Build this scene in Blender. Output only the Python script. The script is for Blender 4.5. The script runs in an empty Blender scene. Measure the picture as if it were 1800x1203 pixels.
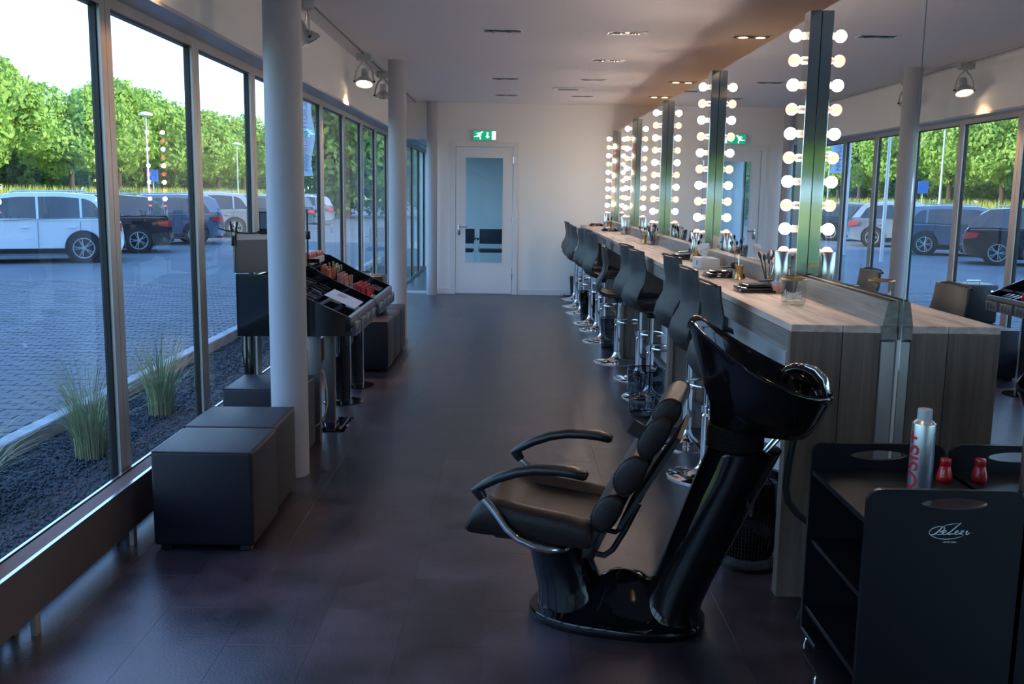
import bpy, bmesh, math, random
import numpy as np
from mathutils import Vector, Matrix
random.seed(7)
rng = np.random.default_rng(7)
PI = math.pi
sc = bpy.context.scene
col = sc.collection

# ------------------------------------------------------------------ camera
def camera():
    yaw, pitch, roll = 0.002237, math.radians(8.7769), math.radians(0.84)
    f = Vector((math.sin(yaw)*math.cos(pitch), math.cos(yaw)*math.cos(pitch), -math.sin(pitch)))
    r = Vector((math.cos(yaw), -math.sin(yaw), 0)); u = r.cross(f)
    c, s = math.cos(roll), math.sin(roll)
    r2 = c*r + s*u; u2 = -s*r + c*u
    cd = bpy.data.cameras.new('camera'); cd.sensor_fit = 'HORIZONTAL'; cd.sensor_width = 36
    cd.lens = 36*1700/1800; cd.clip_start = 0.05; cd.clip_end = 900
    o = bpy.data.objects.new('camera', cd); col.objects.link(o)
    m = Matrix((r2, u2, -f)).transposed().to_4x4(); m.translation = Vector((0, 0, 1.6))
    o.matrix_world = m; sc.camera = o
camera()

# ------------------------------------------------------------------ world, sun, exposure
EXPOSURE = 0.45
SKY = 2.9
sc.view_settings.view_transform = 'Standard'; sc.view_settings.look = 'None'
sc.view_settings.gamma = 1; sc.view_settings.use_curve_mapping = False
sc.view_settings.exposure = EXPOSURE
def world():
    w = bpy.data.worlds.new('world'); sc.world = w; w.use_nodes = True
    nt = w.node_tree; N = nt.nodes; Lk = nt.links; N.clear()
    tc = N.new('ShaderNodeTexCoord'); sp = N.new('ShaderNodeSeparateXYZ'); Lk.new(tc.outputs['Generated'], sp.inputs[0])
    rp = N.new('ShaderNodeValToRGB'); Lk.new(sp.outputs['Z'], rp.inputs[0])
    e = rp.color_ramp.elements
    e[0].position = 0.0; e[0].color = (0.46, 0.70, 1.0, 1)
    e[1].position = 1.0; e[1].color = (0.10, 0.34, 0.95, 1)
    for p, c in ((0.1, (0.45, 0.69, 1.0, 1)), (0.25, (0.36, 0.60, 0.98, 1)), (0.5, (0.21, 0.43, 0.92, 1))):
        k = e.new(p); k.color = c
    nz = N.new('ShaderNodeTexNoise'); nz.inputs['Scale'].default_value = 3.0; nz.inputs['Detail'].default_value = 5
    mp = N.new('ShaderNodeMapping'); mp.inputs['Scale'].default_value = (1, 1, 3.5); Lk.new(tc.outputs['Generated'], mp.inputs[0]); Lk.new(mp.outputs[0], nz.inputs[0])
    r2 = N.new('ShaderNodeValToRGB'); Lk.new(nz.outputs[0], r2.inputs[0])
    r2.color_ramp.elements[0].position = 0.5; r2.color_ramp.elements[1].position = 0.8
    mx = N.new('ShaderNodeMixRGB'); Lk.new(r2.outputs[0], mx.inputs[0]); Lk.new(rp.outputs[0], mx.inputs[1])
    mx.inputs[2].default_value = (0.60, 0.78, 1.0, 1)
    bg = N.new('ShaderNodeBackground'); Lk.new(mx.outputs[0], bg.inputs[0]); bg.inputs[1].default_value = SKY
    out = N.new('ShaderNodeOutputWorld'); Lk.new(bg.outputs[0], out.inputs[0])
world()
def sun():
    l = bpy.data.lights.new('sun', 'SUN'); l.energy = 6.6; l.angle = math.radians(0.6); l.color = (1.0, 0.88, 0.68)
    o = bpy.data.objects.new('sun', l); col.objects.link(o)
    d = Vector((-0.88, 0.14, -0.40))        # light travels this way: low sun behind the building
    o.rotation_euler = d.to_track_quat('-Z', 'Y').to_euler(); o.location = (30, -10, 20)
sun()

# ------------------------------------------------------------------ materials
def nodes(m):
    m.use_nodes = True
    return m.node_tree.nodes, m.node_tree.links, m.node_tree.nodes['Principled BSDF']
def mat(name, c, rough=0.5, metal=0.0, var=0.0, vs=8.0, bump=0.0, bs=60.0, coat=0.0, spec=None, aniso=0, trans=0, stretch=None, c2=None, ior=None, sheen=0):
    m = bpy.data.materials.new(name); N, L, b = nodes(m)
    b.inputs['Base Color'].default_value = (*c, 1); b.inputs['Roughness'].default_value = rough; b.inputs['Metallic'].default_value = metal
    if coat: b.inputs['Coat Weight'].default_value = coat; b.inputs['Coat Roughness'].default_value = 0.03
    if spec is not None: b.inputs['Specular IOR Level'].default_value = spec
    if aniso: b.inputs['Anisotropic'].default_value = aniso
    if trans: b.inputs['Transmission Weight'].default_value = trans
    if ior: b.inputs['IOR'].default_value = ior
    if sheen: b.inputs['Sheen Weight'].default_value = sheen
    tc = mp = None
    if var or bump:
        tc = N.new('ShaderNodeTexCoord'); mp = N.new('ShaderNodeMapping'); L.new(tc.outputs['Object'], mp.inputs[0])
        if stretch: mp.inputs['Scale'].default_value = stretch
    if var:
        nz = N.new('ShaderNodeTexNoise'); nz.inputs['Scale'].default_value = vs; nz.inputs['Detail'].default_value = 6; L.new(mp.outputs[0], nz.inputs[0])
        rp = N.new('ShaderNodeValToRGB'); L.new(nz.outputs[0], rp.inputs[0])
        a = c; d = c2 if c2 else tuple(min(1, x*(1+var)) for x in c)
        rp.color_ramp.elements[0].position = 0.3; rp.color_ramp.elements[1].position = 0.7
        rp.color_ramp.elements[0].color = (*(tuple(x*(1-var) for x in a) if not c2 else a), 1); rp.color_ramp.elements[1].color = (*d, 1)
        L.new(rp.outputs[0], b.inputs['Base Color'])
    if bump:
        n2 = N.new('ShaderNodeTexNoise'); n2.inputs['Scale'].default_value = bs; n2.inputs['Detail'].default_value = 4; L.new(mp.outputs[0], n2.inputs[0])
        bp = N.new('ShaderNodeBump'); bp.inputs['Strength'].default_value = bump; bp.inputs['Distance'].default_value = 0.01
        L.new(n2.outputs[0], bp.inputs['Height']); L.new(bp.outputs[0], b.inputs['Normal'])
    return m
def emit(name, c, s):
    m = bpy.data.materials.new(name); N, L, b = nodes(m)
    b.inputs['Base Color'].default_value = (*c, 1); b.inputs['Emission Color'].default_value = (*c, 1); b.inputs['Emission Strength'].default_value = s
    return m
def pane(name, tint, refl=1.5):
    m = bpy.data.materials.new(name); m.use_nodes = True; N = m.node_tree.nodes; L = m.node_tree.links; N.clear()
    t = N.new('ShaderNodeBsdfTransparent'); t.inputs[0].default_value = (*tint, 1)
    g = N.new('ShaderNodeBsdfGlossy'); g.inputs['Roughness'].default_value = 0.0; g.inputs[0].default_value = (1, 1, 1, 1)
    f = N.new('ShaderNodeFresnel'); f.inputs[0].default_value = refl
    geo = N.new('ShaderNodeNewGeometry'); 
    mx = N.new('ShaderNodeMixShader'); L.new(f.outputs[0], mx.inputs[0]); L.new(t.outputs[0], mx.inputs[1]); L.new(g.outputs[0], mx.inputs[2])
    # the back face of a pane never shows total internal reflection here, because the pane does not refract
    m2 = N.new('ShaderNodeMixShader'); L.new(geo.outputs['Backfacing'], m2.inputs[0]); L.new(mx.outputs[0], m2.inputs[1]); L.new(t.outputs[0], m2.inputs[2])
    o = N.new('ShaderNodeOutputMaterial'); L.new(m2.outputs[0], o.inputs[0])
    return m
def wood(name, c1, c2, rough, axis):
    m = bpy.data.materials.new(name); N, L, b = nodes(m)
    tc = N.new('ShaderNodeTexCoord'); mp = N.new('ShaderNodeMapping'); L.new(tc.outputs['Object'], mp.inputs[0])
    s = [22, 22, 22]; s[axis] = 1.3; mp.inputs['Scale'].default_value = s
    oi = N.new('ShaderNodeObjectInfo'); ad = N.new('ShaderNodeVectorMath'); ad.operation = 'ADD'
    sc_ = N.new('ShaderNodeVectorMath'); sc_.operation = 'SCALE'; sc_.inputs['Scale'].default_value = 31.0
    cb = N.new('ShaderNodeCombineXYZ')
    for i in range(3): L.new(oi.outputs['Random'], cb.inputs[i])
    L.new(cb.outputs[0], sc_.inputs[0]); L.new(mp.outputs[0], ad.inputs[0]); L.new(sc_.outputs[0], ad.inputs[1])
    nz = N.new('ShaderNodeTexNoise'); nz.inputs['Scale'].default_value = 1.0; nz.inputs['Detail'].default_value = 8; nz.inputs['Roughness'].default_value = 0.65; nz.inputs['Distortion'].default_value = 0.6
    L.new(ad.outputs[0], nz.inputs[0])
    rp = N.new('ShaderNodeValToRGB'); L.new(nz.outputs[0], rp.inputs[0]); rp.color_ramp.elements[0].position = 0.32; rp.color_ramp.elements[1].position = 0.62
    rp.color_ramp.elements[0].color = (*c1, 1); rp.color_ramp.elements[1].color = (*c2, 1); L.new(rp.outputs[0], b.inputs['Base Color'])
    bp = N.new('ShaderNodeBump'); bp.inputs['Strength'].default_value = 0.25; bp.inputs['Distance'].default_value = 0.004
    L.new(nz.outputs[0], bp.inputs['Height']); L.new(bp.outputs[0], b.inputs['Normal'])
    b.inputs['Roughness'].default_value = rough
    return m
M = dict(
    ceil=mat('ceiling_paint', (0.80, 0.76, 0.77), 0.85, bump=0.1, bs=300),
    wall=mat('wall_paint', (0.88, 0.87, 0.84), 0.8, bump=0.15, bs=220),
    partition=mat('partition_paint', (0.78, 0.79, 0.80), 0.5),
    white=mat('white_lacquer', (0.78, 0.79, 0.80), 0.3),
    column=mat('column_paint', (0.42, 0.43, 0.45), 0.5, bump=0.05, bs=200),
    alu=mat('window_aluminium', (0.50, 0.49, 0.47), 0.38, 0.55),
    gasket=mat('black_gasket', (0.01, 0.011, 0.012), 0.35),
    lintel=mat('lintel_metal', (0.42, 0.44, 0.48), 0.4, 0.4),
    glass=pane('window_glass', (0.935, 0.965, 0.965), 1.45),
    glass2=pane('door_glass', (0.88, 0.94, 0.93), 1.5),
    clear=pane('clear_glass', (0.93, 0.95, 0.95), 1.5),
    mirror=mat('mirror_silver', (0.90, 0.92, 0.92), 0.0, 1.0),
    chrome=mat('chrome', (0.85, 0.86, 0.88), 0.06, 1.0),
    steel=mat('brushed_steel', (0.66, 0.66, 0.65), 0.22, 1.0, aniso=0.6),
    pillar=mat('brushed_pillar_metal', (0.74, 0.75, 0.68), 0.07, 1.0, bump=0.025, bs=60, stretch=(30, 30, 0.4)),
    conv=mat('convector_metal', (0.15, 0.12, 0.115), 0.5, 0.2),
    convtop=mat('convector_edge', (0.60, 0.63, 0.68), 0.25, 0.9),
    slat=mat('convector_slat', (0.22, 0.15, 0.13), 0.6),
    blackgloss=mat('black_gloss', (0.006, 0.006, 0.007), 0.07, coat=0.6),
    ceramic=mat('black_ceramic', (0.004, 0.004, 0.005), 0.08, spec=0.42),
    blackmatt=mat('black_plastic', (0.006, 0.006, 0.007), 0.36),
    cart=mat('black_laminate', (0.006, 0.006, 0.009), 0.36, spec=0.35, bump=0.04, bs=400),
    leather=mat('brown_leather', (0.013, 0.0078, 0.0074), 0.38, var=0.25, vs=5, bump=0.25, bs=260, spec=0.33),
    pouf=mat('dark_leatherette', (0.009, 0.008, 0.014), 0.40, var=0.2, vs=4, bump=0.3, bs=240, spec=0.36),
    stool=mat('stool_leatherette', (0.014, 0.015, 0.018), 0.38, var=0.2, vs=5, bump=0.3, bs=200),
    legdark=mat('grey_leg_metal', (0.13, 0.12, 0.12), 0.35, 0.3),
    rubber=mat('rubber', (0.01, 0.01, 0.01), 0.6),
    warm=emit('warm_bulb_glow', (1.0, 0.285, 0.175), 2.6),
    cool=emit('white_bulb_glow', (1.0, 0.82, 0.66), 58.0),
    spotlit=emit('spot_lamp_glow', (1.0, 0.70, 0.42), 6.0),
    downlit=emit('downlight_glow', (1.0, 0.68, 0.34), 9.0),
    green=emit('exit_green', (0.0, 0.33, 0.17), 0.75),
    pict=emit('exit_white', (0.8, 0.9, 0.88), 0.85),
    paper=mat('paper', (0.78, 0.76, 0.77), 0.8),
    red=mat('red_plastic', (0.55, 0.012, 0.02), 0.25, coat=0.4),
    redprint=mat('red_print', (0.45, 0.02, 0.04), 0.4),
    darkprint=mat('dark_print', (0.03, 0.04, 0.05), 0.5),
    can=mat('can_aluminium', (0.62, 0.66, 0.68), 0.3, 0.85),
    capgrey=mat('can_cap', (0.42, 0.46, 0.48), 0.4),
    print_=mat('white_print', (0.75, 0.80, 0.82), 0.4),
    lip1=mat('lip_orange', (0.62, 0.20, 0.10), 0.35), lip2=mat('lip_pink', (0.60, 0.25, 0.20), 0.35),
    lip3=mat('lip_red', (0.55, 0.03, 0.04), 0.3), lip4=mat('lip_gold', (0.55, 0.42, 0.20), 0.25, 0.7), lip5=mat('lip_dark', (0.05, 0.03, 0.03), 0.3),
    brass=mat('brass_pot', (0.60, 0.36, 0.14), 0.25, 0.9),
    hair=mat('brush_hair', (0.012, 0.010, 0.010), 0.8),
    bag=pane('thin_plastic_bag', (0.62, 0.66, 0.70), 1.6),
    darkbag=pane('dark_plastic_bag', (0.16, 0.15, 0.16), 1.6),
    mesh=mat('dark_wire', (0.02, 0.02, 0.025), 0.35, 0.6),
    gravel=mat('dark_gravel', (0.035, 0.045, 0.055), 0.7, var=0.6, vs=40),
    soil=mat('bed_soil', (0.02, 0.024, 0.028), 0.9),
    kerb=mat('concrete_kerb', (0.36, 0.38, 0.38), 0.85, var=0.2, vs=12),
    asphalt=mat('parking_ground', (0.10, 0.115, 0.125), 0.85, var=0.18, vs=0.5),
    pav=mat('paving_brick', (0.12, 0.13, 0.14), 0.75, var=0.2, vs=3),
    grassg=mat('meadow', (0.30, 0.34, 0.07), 0.9, var=0.4, vs=0.8),
    blade=mat('grass_blade', (0.30, 0.34, 0.07), 0.7, var=0.3, vs=1.5),
    orn=mat('ornamental_grass', (0.24, 0.30, 0.14), 0.6, c2=(0.36, 0.34, 0.18), var=0.3, vs=5),
    bark=mat('bark', (0.06, 0.045, 0.03), 0.9, var=0.3, vs=6),
    tyre=mat('tyre', (0.012, 0.012, 0.012), 0.7), rim=mat('alloy_rim', (0.55, 0.58, 0.60), 0.3, 0.8),
    carglass=mat('car_glass', (0.015, 0.02, 0.02), 0.03, coat=0.5), tail=mat('tail_light', (0.45, 0.02, 0.02), 0.2, coat=0.5),
    banner=mat('banner_cloth', (0.40, 0.48, 0.58), 0.8), bannertext=mat('banner_print', (0.05, 0.08, 0.16), 0.8),
    pole=mat('pole_metal', (0.55, 0.57, 0.58), 0.4, 0.5), bluesign=mat('blue_sign', (0.03, 0.12, 0.45), 0.5),
    brick=mat('facade_render', (0.3, 0.29, 0.28), 0.9),
    card=mat('price_card', (0.16, 0.20, 0.25), 0.2), cardedge=mat('grey_strip', (0.22, 0.225, 0.24), 0.35, 0.5),
    tissue=mat('tissue_box_white', (0.60, 0.61, 0.64), 0.5), cable=mat('beige_cable', (0.5, 0.46, 0.38), 0.5),
    chairblue=mat('dark_blue_mesh', (0.02, 0.03, 0.05), 0.6), label=mat('pearl', (0.5, 0.45, 0.45), 0.4),
    backroom=mat('back_room_wall', (0.70, 0.74, 0.75), 0.8),
)
def car_paint(name, c, metal=0.3): return mat(name, c, 0.28, metal, coat=0.9)
# leaves: diffuse + translucent
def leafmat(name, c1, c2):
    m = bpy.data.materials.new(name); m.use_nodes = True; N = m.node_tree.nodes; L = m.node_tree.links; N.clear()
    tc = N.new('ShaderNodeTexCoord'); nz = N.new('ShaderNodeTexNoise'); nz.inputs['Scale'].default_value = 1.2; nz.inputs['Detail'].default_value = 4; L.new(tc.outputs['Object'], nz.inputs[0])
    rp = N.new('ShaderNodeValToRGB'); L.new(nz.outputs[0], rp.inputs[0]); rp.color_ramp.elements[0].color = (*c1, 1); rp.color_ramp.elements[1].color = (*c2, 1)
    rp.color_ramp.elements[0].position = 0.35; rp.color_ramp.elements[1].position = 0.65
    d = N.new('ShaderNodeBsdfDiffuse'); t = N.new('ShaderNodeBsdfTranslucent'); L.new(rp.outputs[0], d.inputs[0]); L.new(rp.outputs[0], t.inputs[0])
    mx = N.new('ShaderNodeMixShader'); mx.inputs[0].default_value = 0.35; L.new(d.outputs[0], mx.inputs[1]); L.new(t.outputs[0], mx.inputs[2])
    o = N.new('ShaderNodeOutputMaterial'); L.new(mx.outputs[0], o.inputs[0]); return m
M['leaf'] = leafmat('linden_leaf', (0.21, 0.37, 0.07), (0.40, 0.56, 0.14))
M['leaf2'] = leafmat('shaded_leaf', (0.08, 0.17, 0.04), (0.17, 0.30, 0.07))  # darker copy of the linden leaf, shade mixed into its greens
# floor tile: dark bluish-purple vinyl with soft blotches
def floor_mat():
    m = bpy.data.materials.new('dark_vinyl_tile'); N, L, b = nodes(m)
    tc = N.new('ShaderNodeNewGeometry'); oi = N.new('ShaderNodeObjectInfo')
    n1 = N.new('ShaderNodeTexNoise'); n1.inputs['Scale'].default_value = 2.4; n1.inputs['Detail'].default_value = 7; n1.inputs['Roughness'].default_value = 0.65; L.new(tc.outputs['Position'], n1.inputs[0])
    rp = N.new('ShaderNodeValToRGB'); L.new(n1.outputs[0], rp.inputs[0]); rp.color_ramp.elements[0].position = 0.38; rp.color_ramp.elements[1].position = 0.66
    rp.color_ramp.elements[0].color = (0.016, 0.011, 0.017, 1); rp.color_ramp.elements[1].color = (0.074, 0.050, 0.064, 1)
    hv = N.new('ShaderNodeHueSaturation'); mr = N.new('ShaderNodeMapRange'); mr.inputs['To Min'].default_value = 0.75; mr.inputs['To Max'].default_value = 1.15
    L.new(oi.outputs['Random'], mr.inputs[0]); L.new(mr.outputs[0], hv.inputs['Value']); L.new(rp.outputs[0], hv.inputs['Color']); L.new(hv.outputs[0], b.inputs['Base Color'])
    n2 = N.new('ShaderNodeTexNoise'); n2.inputs['Scale'].default_value = 90; n2.inputs['Detail'].default_value = 3; L.new(tc.outputs['Position'], n2.inputs[0])
    bp = N.new('ShaderNodeBump'); bp.inputs['Strength'].default_value = 0.22; bp.inputs['Distance'].default_value = 0.004; L.new(n2.outputs[0], bp.inputs['Height']); L.new(bp.outputs[0], b.inputs['Normal'])
    r3 = N.new('ShaderNodeMapRange'); r3.inputs['To Min'].default_value = 0.24; r3.inputs['To Max'].default_value = 0.42; L.new(n1.outputs[0], r3.inputs[0]); L.new(r3.outputs[0], b.inputs['Roughness'])
    b.inputs['Specular IOR Level'].default_value = 0.85
    return m
M['floor'] = floor_mat()
M['hall'] = mat('hall_bounce_brown', (0.34, 0.22, 0.14), 0.5, var=0.2, vs=3)  # brown chosen to bounce warm downlight up to the ceiling
M['wood_y'] = wood('weathered_plank_bulb_lit', (0.34, 0.26, 0.225), (0.68, 0.57, 0.52), 0.6, 1)  # worktop planks: pale pink glow of the bulbs mixed into the wood colour
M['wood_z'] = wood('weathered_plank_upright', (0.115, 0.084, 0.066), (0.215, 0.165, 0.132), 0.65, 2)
M['wood_e'] = wood('grey_plank_edge', (0.14, 0.135, 0.125), (0.28, 0.27, 0.25), 0.5, 1)

# ------------------------------------------------------------------ mesh helper
class MB:
    def __init__(s): s.v = []; s.f = []; s.m = []; s.cur = 0
    def add(s, vs, fs):
        b = len(s.v); s.v += [tuple(v) for v in vs]; s.f += [tuple(i+b for i in f) for f in fs]; s.m += [s.cur]*len(fs); return s
    def use(s, i): s.cur = i; return s
    def box(s, x0, x1, y0, y1, z0, z1):
        return s.add([(x0,y0,z0),(x1,y0,z0),(x1,y1,z0),(x0,y1,z0),(x0,y0,z1),(x1,y0,z1),(x1,y1,z1),(x0,y1,z1)],
                     [(0,3,2,1),(4,5,6,7),(0,1,5,4),(1,2,6,5),(2,3,7,6),(3,0,4,7)])
    def obox(s, c, h, R):
        c = Vector(c); vs = []
        for dz in (-1,1):
            for dx, dy in ((-1,-1),(1,-1),(1,1),(-1,1)):
                vs.append(c + R @ Vector((dx*h[0], dy*h[1], dz*h[2])))
        return s.add(vs, [(0,3,2,1),(4,5,6,7),(0,1,5,4),(1,2,6,5),(2,3,7,6),(3,0,4,7)])
    def rbox(s, x0, x1, y0, y1, z0, z1, r, seg=2):
        bm = bmesh.new(); bmesh.ops.create_cube(bm, size=1)
        for v in bm.verts: v.co = Vector(((x0+x1)/2+v.co.x*(x1-x0), (y0+y1)/2+v.co.y*(y1-y0), (z0+z1)/2+v.co.z*(z1-z0)))
        bmesh.ops.bevel(bm, geom=bm.edges[:], offset=r, segments=seg, profile=0.5, affect='EDGES')
        s.frombm(bm); return s
    def frombm(s, bm):
        bm.verts.index_update(); s.add([v.co[:] for v in bm.verts], [[v.index for v in f.verts] for f in bm.faces]); bm.free()
    def rings(s, rs, cap=True, closed=True):
        n = len(rs[0]); vs = [p for r in rs for p in r]; fs = []
        for i in range(len(rs)-1):
            for j in range(n if closed else n-1):
                k = (j+1) % n; fs.append((i*n+j, i*n+k, (i+1)*n+k, (i+1)*n+j))
        if cap: fs.append(tuple(range(n-1, -1, -1))); fs.append(tuple((len(rs)-1)*n+j for j in range(n)))
        return s.add(vs, fs)
    def lathe(s, prof, c=(0,0,0), n=24, cap=True, ax=None):
        rs = []
        R = ax if ax is not None else Matrix.Identity(3)
        for r, z in prof:
            rs.append([Vector(c) + R @ Vector((r*math.cos(2*PI*j/n), r*math.sin(2*PI*j/n), z)) for j in range(n)])
        return s.rings(rs, cap)
    def cyl(s, p0, p1, r0, r1=None, n=12, cap=True):
        return s.tube([p0, p1], [r0, r0 if r1 is None else r1], n, cap)
    def tube(s, pts, r, n=8, cap=True, flat=None):
        pts = [Vector(p) for p in pts]; m = len(pts)
        if not isinstance(r, (list, tuple)): r = [r]*m
        rs = []; up = None
        for i, p in enumerate(pts):
            t = (pts[min(i+1, m-1)] - pts[max(i-1, 0)]).normalized()
            if up is None:
                up = Vector((0,0,1)) if abs(t.z) < 0.9 else Vector((1,0,0))
            a = (up - t*up.dot(t)).normalized(); b = t.cross(a); up = a
            fa, fb = flat or (1, 1)
            rs.append([p + a*(math.cos(2*PI*j/n)*r[i]*fa) + b*(math.sin(2*PI*j/n)*r[i]*fb) for j in range(n)])
        return s.rings(rs, cap)
    def prism(s, poly, axis, d0, d1):
        # poly in the two other axes (in x,y,z order)
        def P(a, b, d):
            return {0:(d,a,b), 1:(a,d,b), 2:(a,b,d)}[axis]
        n = len(poly); vs = [P(a,b,d0) for a,b in poly] + [P(a,b,d1) for a,b in poly]
        fs = [(i, (i+1)%n, (i+1)%n+n, i+n) for i in range(n)] + [tuple(range(n-1,-1,-1)), tuple(range(n,2*n))]
        return s.add(vs, fs)
    def ball(s, c, r, n=12, m=8, sc_=(1,1,1)):
        c = Vector(c); rs = []
        for i in range(1, m):
            a = PI*i/m; rs.append([c + Vector((r*sc_[0]*math.sin(a)*math.cos(2*PI*j/n), r*sc_[1]*math.sin(a)*math.sin(2*PI*j/n), -r*sc_[2]*math.cos(a))) for j in range(n)])
        return s.rings(rs, True)
    def mesh(s, name, mats, smooth=30):
        me = bpy.data.meshes.new(name); me.from_pydata(s.v, [], s.f)
        for m in (mats if isinstance(mats, (list, tuple)) else [mats]): me.materials.append(m)
        if any(s.m): me.polygons.foreach_set('material_index', s.m)
        bm = bmesh.new(); bm.from_mesh(me); bmesh.ops.recalc_face_normals(bm, faces=bm.faces); bm.to_mesh(me); bm.free()
        if smooth:
            me.shade_smooth(); me.set_sharp_from_angle(angle=math.radians(smooth))
        return me
    def build(s, name, mats, parent=None, smooth=30, kind=None, label=None):
        return link(name, s.mesh(name, mats, smooth), parent, kind=kind, label=label)
def link(name, me, parent=None, loc=None, rotz=None, kind=None, label=None):
    o = bpy.data.objects.new(name, me); col.objects.link(o)
    if parent: o.parent = parent
    if loc is not None: o.location = loc
    if rotz is not None: o.rotation_euler = (0, 0, rotz)
    if kind: o['kind'] = kind
    if label: o['label'] = label
    return o
def tag(o, label, cat, group=None, kind=None):
    o['label'] = label; o['category'] = cat
    if group: o['group'] = group
    if kind: o['kind'] = kind
    return o
def thing(name, label, cat, loc=(0,0,0), rotz=0, group=None):
    o = bpy.data.objects.new(name, None); col.objects.link(o); o.empty_display_size = 0.1
    o.location = loc; o.rotation_euler = (0, 0, rotz); return tag(o, label, cat, group)
def struct(name, mb, m, parent=None, smooth=30):
    return mb.build(name, m, parent, smooth, kind=None if parent else 'structure')
def sroot(name):
    o = bpy.data.objects.new(name, None); col.objects.link(o); o['kind'] = 'structure'; return o
def dup(root, loc=None, rotz=None, label=None, group=None):
    r = root.copy(); col.objects.link(r)
    if loc is not None: r.location = loc
    if rotz is not None: r.rotation_euler = (0, 0, rotz)
    if label: r['label'] = label
    if group: r['group'] = group
    for ch in list(root.children):
        c = ch.copy(); col.objects.link(c); c.parent = r
        for g in list(ch.children):
            d = g.copy(); col.objects.link(d); d.parent = c
    return r
def text_mesh(s, size, depth=0.0, name='lettering', off=0.0):
    cu = bpy.data.curves.new(name, 'FONT'); cu.body = s; cu.size = size; cu.extrude = depth; cu.align_x = 'CENTER'; cu.align_y = 'CENTER'; cu.resolution_u = 3; cu.offset = off
    o = bpy.data.objects.new(name, cu); col.objects.link(o)
    dg = bpy.context.evaluated_depsgraph_get(); me = bpy.data.meshes.new_from_object(o.evaluated_get(dg)); bpy.data.objects.remove(o); bpy.data.curves.remove(cu)
    return me

# ================================================================== SETTING
CZ = 2.96; XW = -1.65; XG = -1.80; XM = 1.495; YE = 15.31
# floor base and tiles
fl = struct('floor', MB().box(-1.90, 5.0, -34.0, 21.0, -0.2, -0.004), M['gasket'], smooth=0)
TX, TY = 0.305, 0.61
tile_me = MB().rbox(0.0003, TX-0.0003, 0.0003, TY-0.0003, -0.004, 0.0, 0.0003, 1).mesh('floor_tile', M['floor'], 0)
tiles = []; rest = MB()
ix = 0; x = -0.08 - 6*TX
for ix in range(-6, 6):
    x0 = -0.08 + ix*TX
    if x0 + TX > 1.62: continue
    y = 3.84 - (TY/2 if ix % 2 == 0 else 0) - 62*TY
    while y < 20.4:
        if y > -33.9: tiles.append((x0, y))
        y += TY
tiles.sort(key=lambda t: (0 if 2.2 < t[1]+TY else 1, t[1]))
for i, (tx, ty) in enumerate(tiles):
    if i < 290: link('floor_tile', tile_me, fl, (tx, ty, 0))
    else: rest.box(tx+0.0006, tx+TX-0.0006, ty+0.0006, ty+TY-0.0006, -0.004, 0.0)
rest.build('distant_floor_tiles', M['floor'], fl, 0, kind='stuff')
MB().box(1.62, 5.0, -34, 15.3, -0.004, 0.0).build('hall_bounce_floor', M['hall'], fl, 0)  # unseen floor beyond the mirrors, added as a warm bounce surface

struct('ceiling', MB().box(-1.85, 5.0, -34.0, 21.0, CZ, CZ+0.15), M['ceil'], smooth=0)
# left wall above the windows with the metal lintel under it
struct('wall_left', MB().box(-2.0, XW, -34.0, 21.0, 2.455, CZ), M['wall'], smooth=0)
struct('trim_1', MB().box(-1.99, XW+0.003, -34.0, 21.0, 2.435, 2.455).box(-1.9, -1.80, -34.0, 21.0, 2.43, 2.437), M['lintel'], smooth=0)
# unseen building mass above, made tall to shade the forecourt
struct('upper_shade_mass', MB().box(-2.06, 8.0, -34.2, 30.0, 3.12, 6.6), M['brick'], smooth=0)
# end wall with door opening and side opening
ew = MB()
ew.box(-2.0, -1.65, YE, YE+0.12, 2.43, CZ); ew.box(-1.65, -1.32, YE, YE+0.12, 2.43, CZ)
ew.box(-1.32, -0.915, YE, YE+0.12, 0, CZ); ew.box(-0.915, 0.05, YE, YE+0.12, 2.345, CZ); ew.box(0.05, 5.0, YE, YE+0.12, 0, CZ)
struct('wall_back', ew, M['wall'], smooth=0)
struct('wall_front', MB().box(-2.0, 5.0, -34.1, -34.0, 0, CZ), M['wall'], smooth=0)
struct('wall_far', MB().box(5.0, 5.1, -34.0, 21.0, 0, CZ), M['wall'], smooth=0)
struct('wall_right', MB().box(1.50, 1.60, 1.0, YE, 0, 2.5), M['partition'], smooth=0)
struct('baseboard_back', MB().box(-1.20, -0.985, YE-0.014, YE, 0, 0.085).box(0.115, 1.5, YE-0.014, YE, 0, 0.085), M['white'], smooth=0)
# back room behind the end wall
struct('wall_rear_room', MB().box(-2.0, 5.0, 20.9, 21.0, 0, CZ).box(0.9, 1.0, YE+0.12, 20.9, 0, CZ), M['backroom'], smooth=0)

# columns
for i, (cx, cy, r, lb) in enumerate(((-1.235, 5.335, 0.102, 'round grey column nearest the camera, standing behind the two near poufs'),
                                     (-1.23, 10.52, 0.096, 'middle round grey column beyond the make-up display'),
                                     (-1.235, 15.10, 0.082, 'thin far round column against the end wall by the door'))):
    o = MB().lathe([(r*1.0, 0), (r, 0.02), (r, CZ-0.01), (r, CZ)], n=48).build('round_column', M['column']); o.location = (cx, cy, 0); o['kind'] = 'structure'

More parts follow.
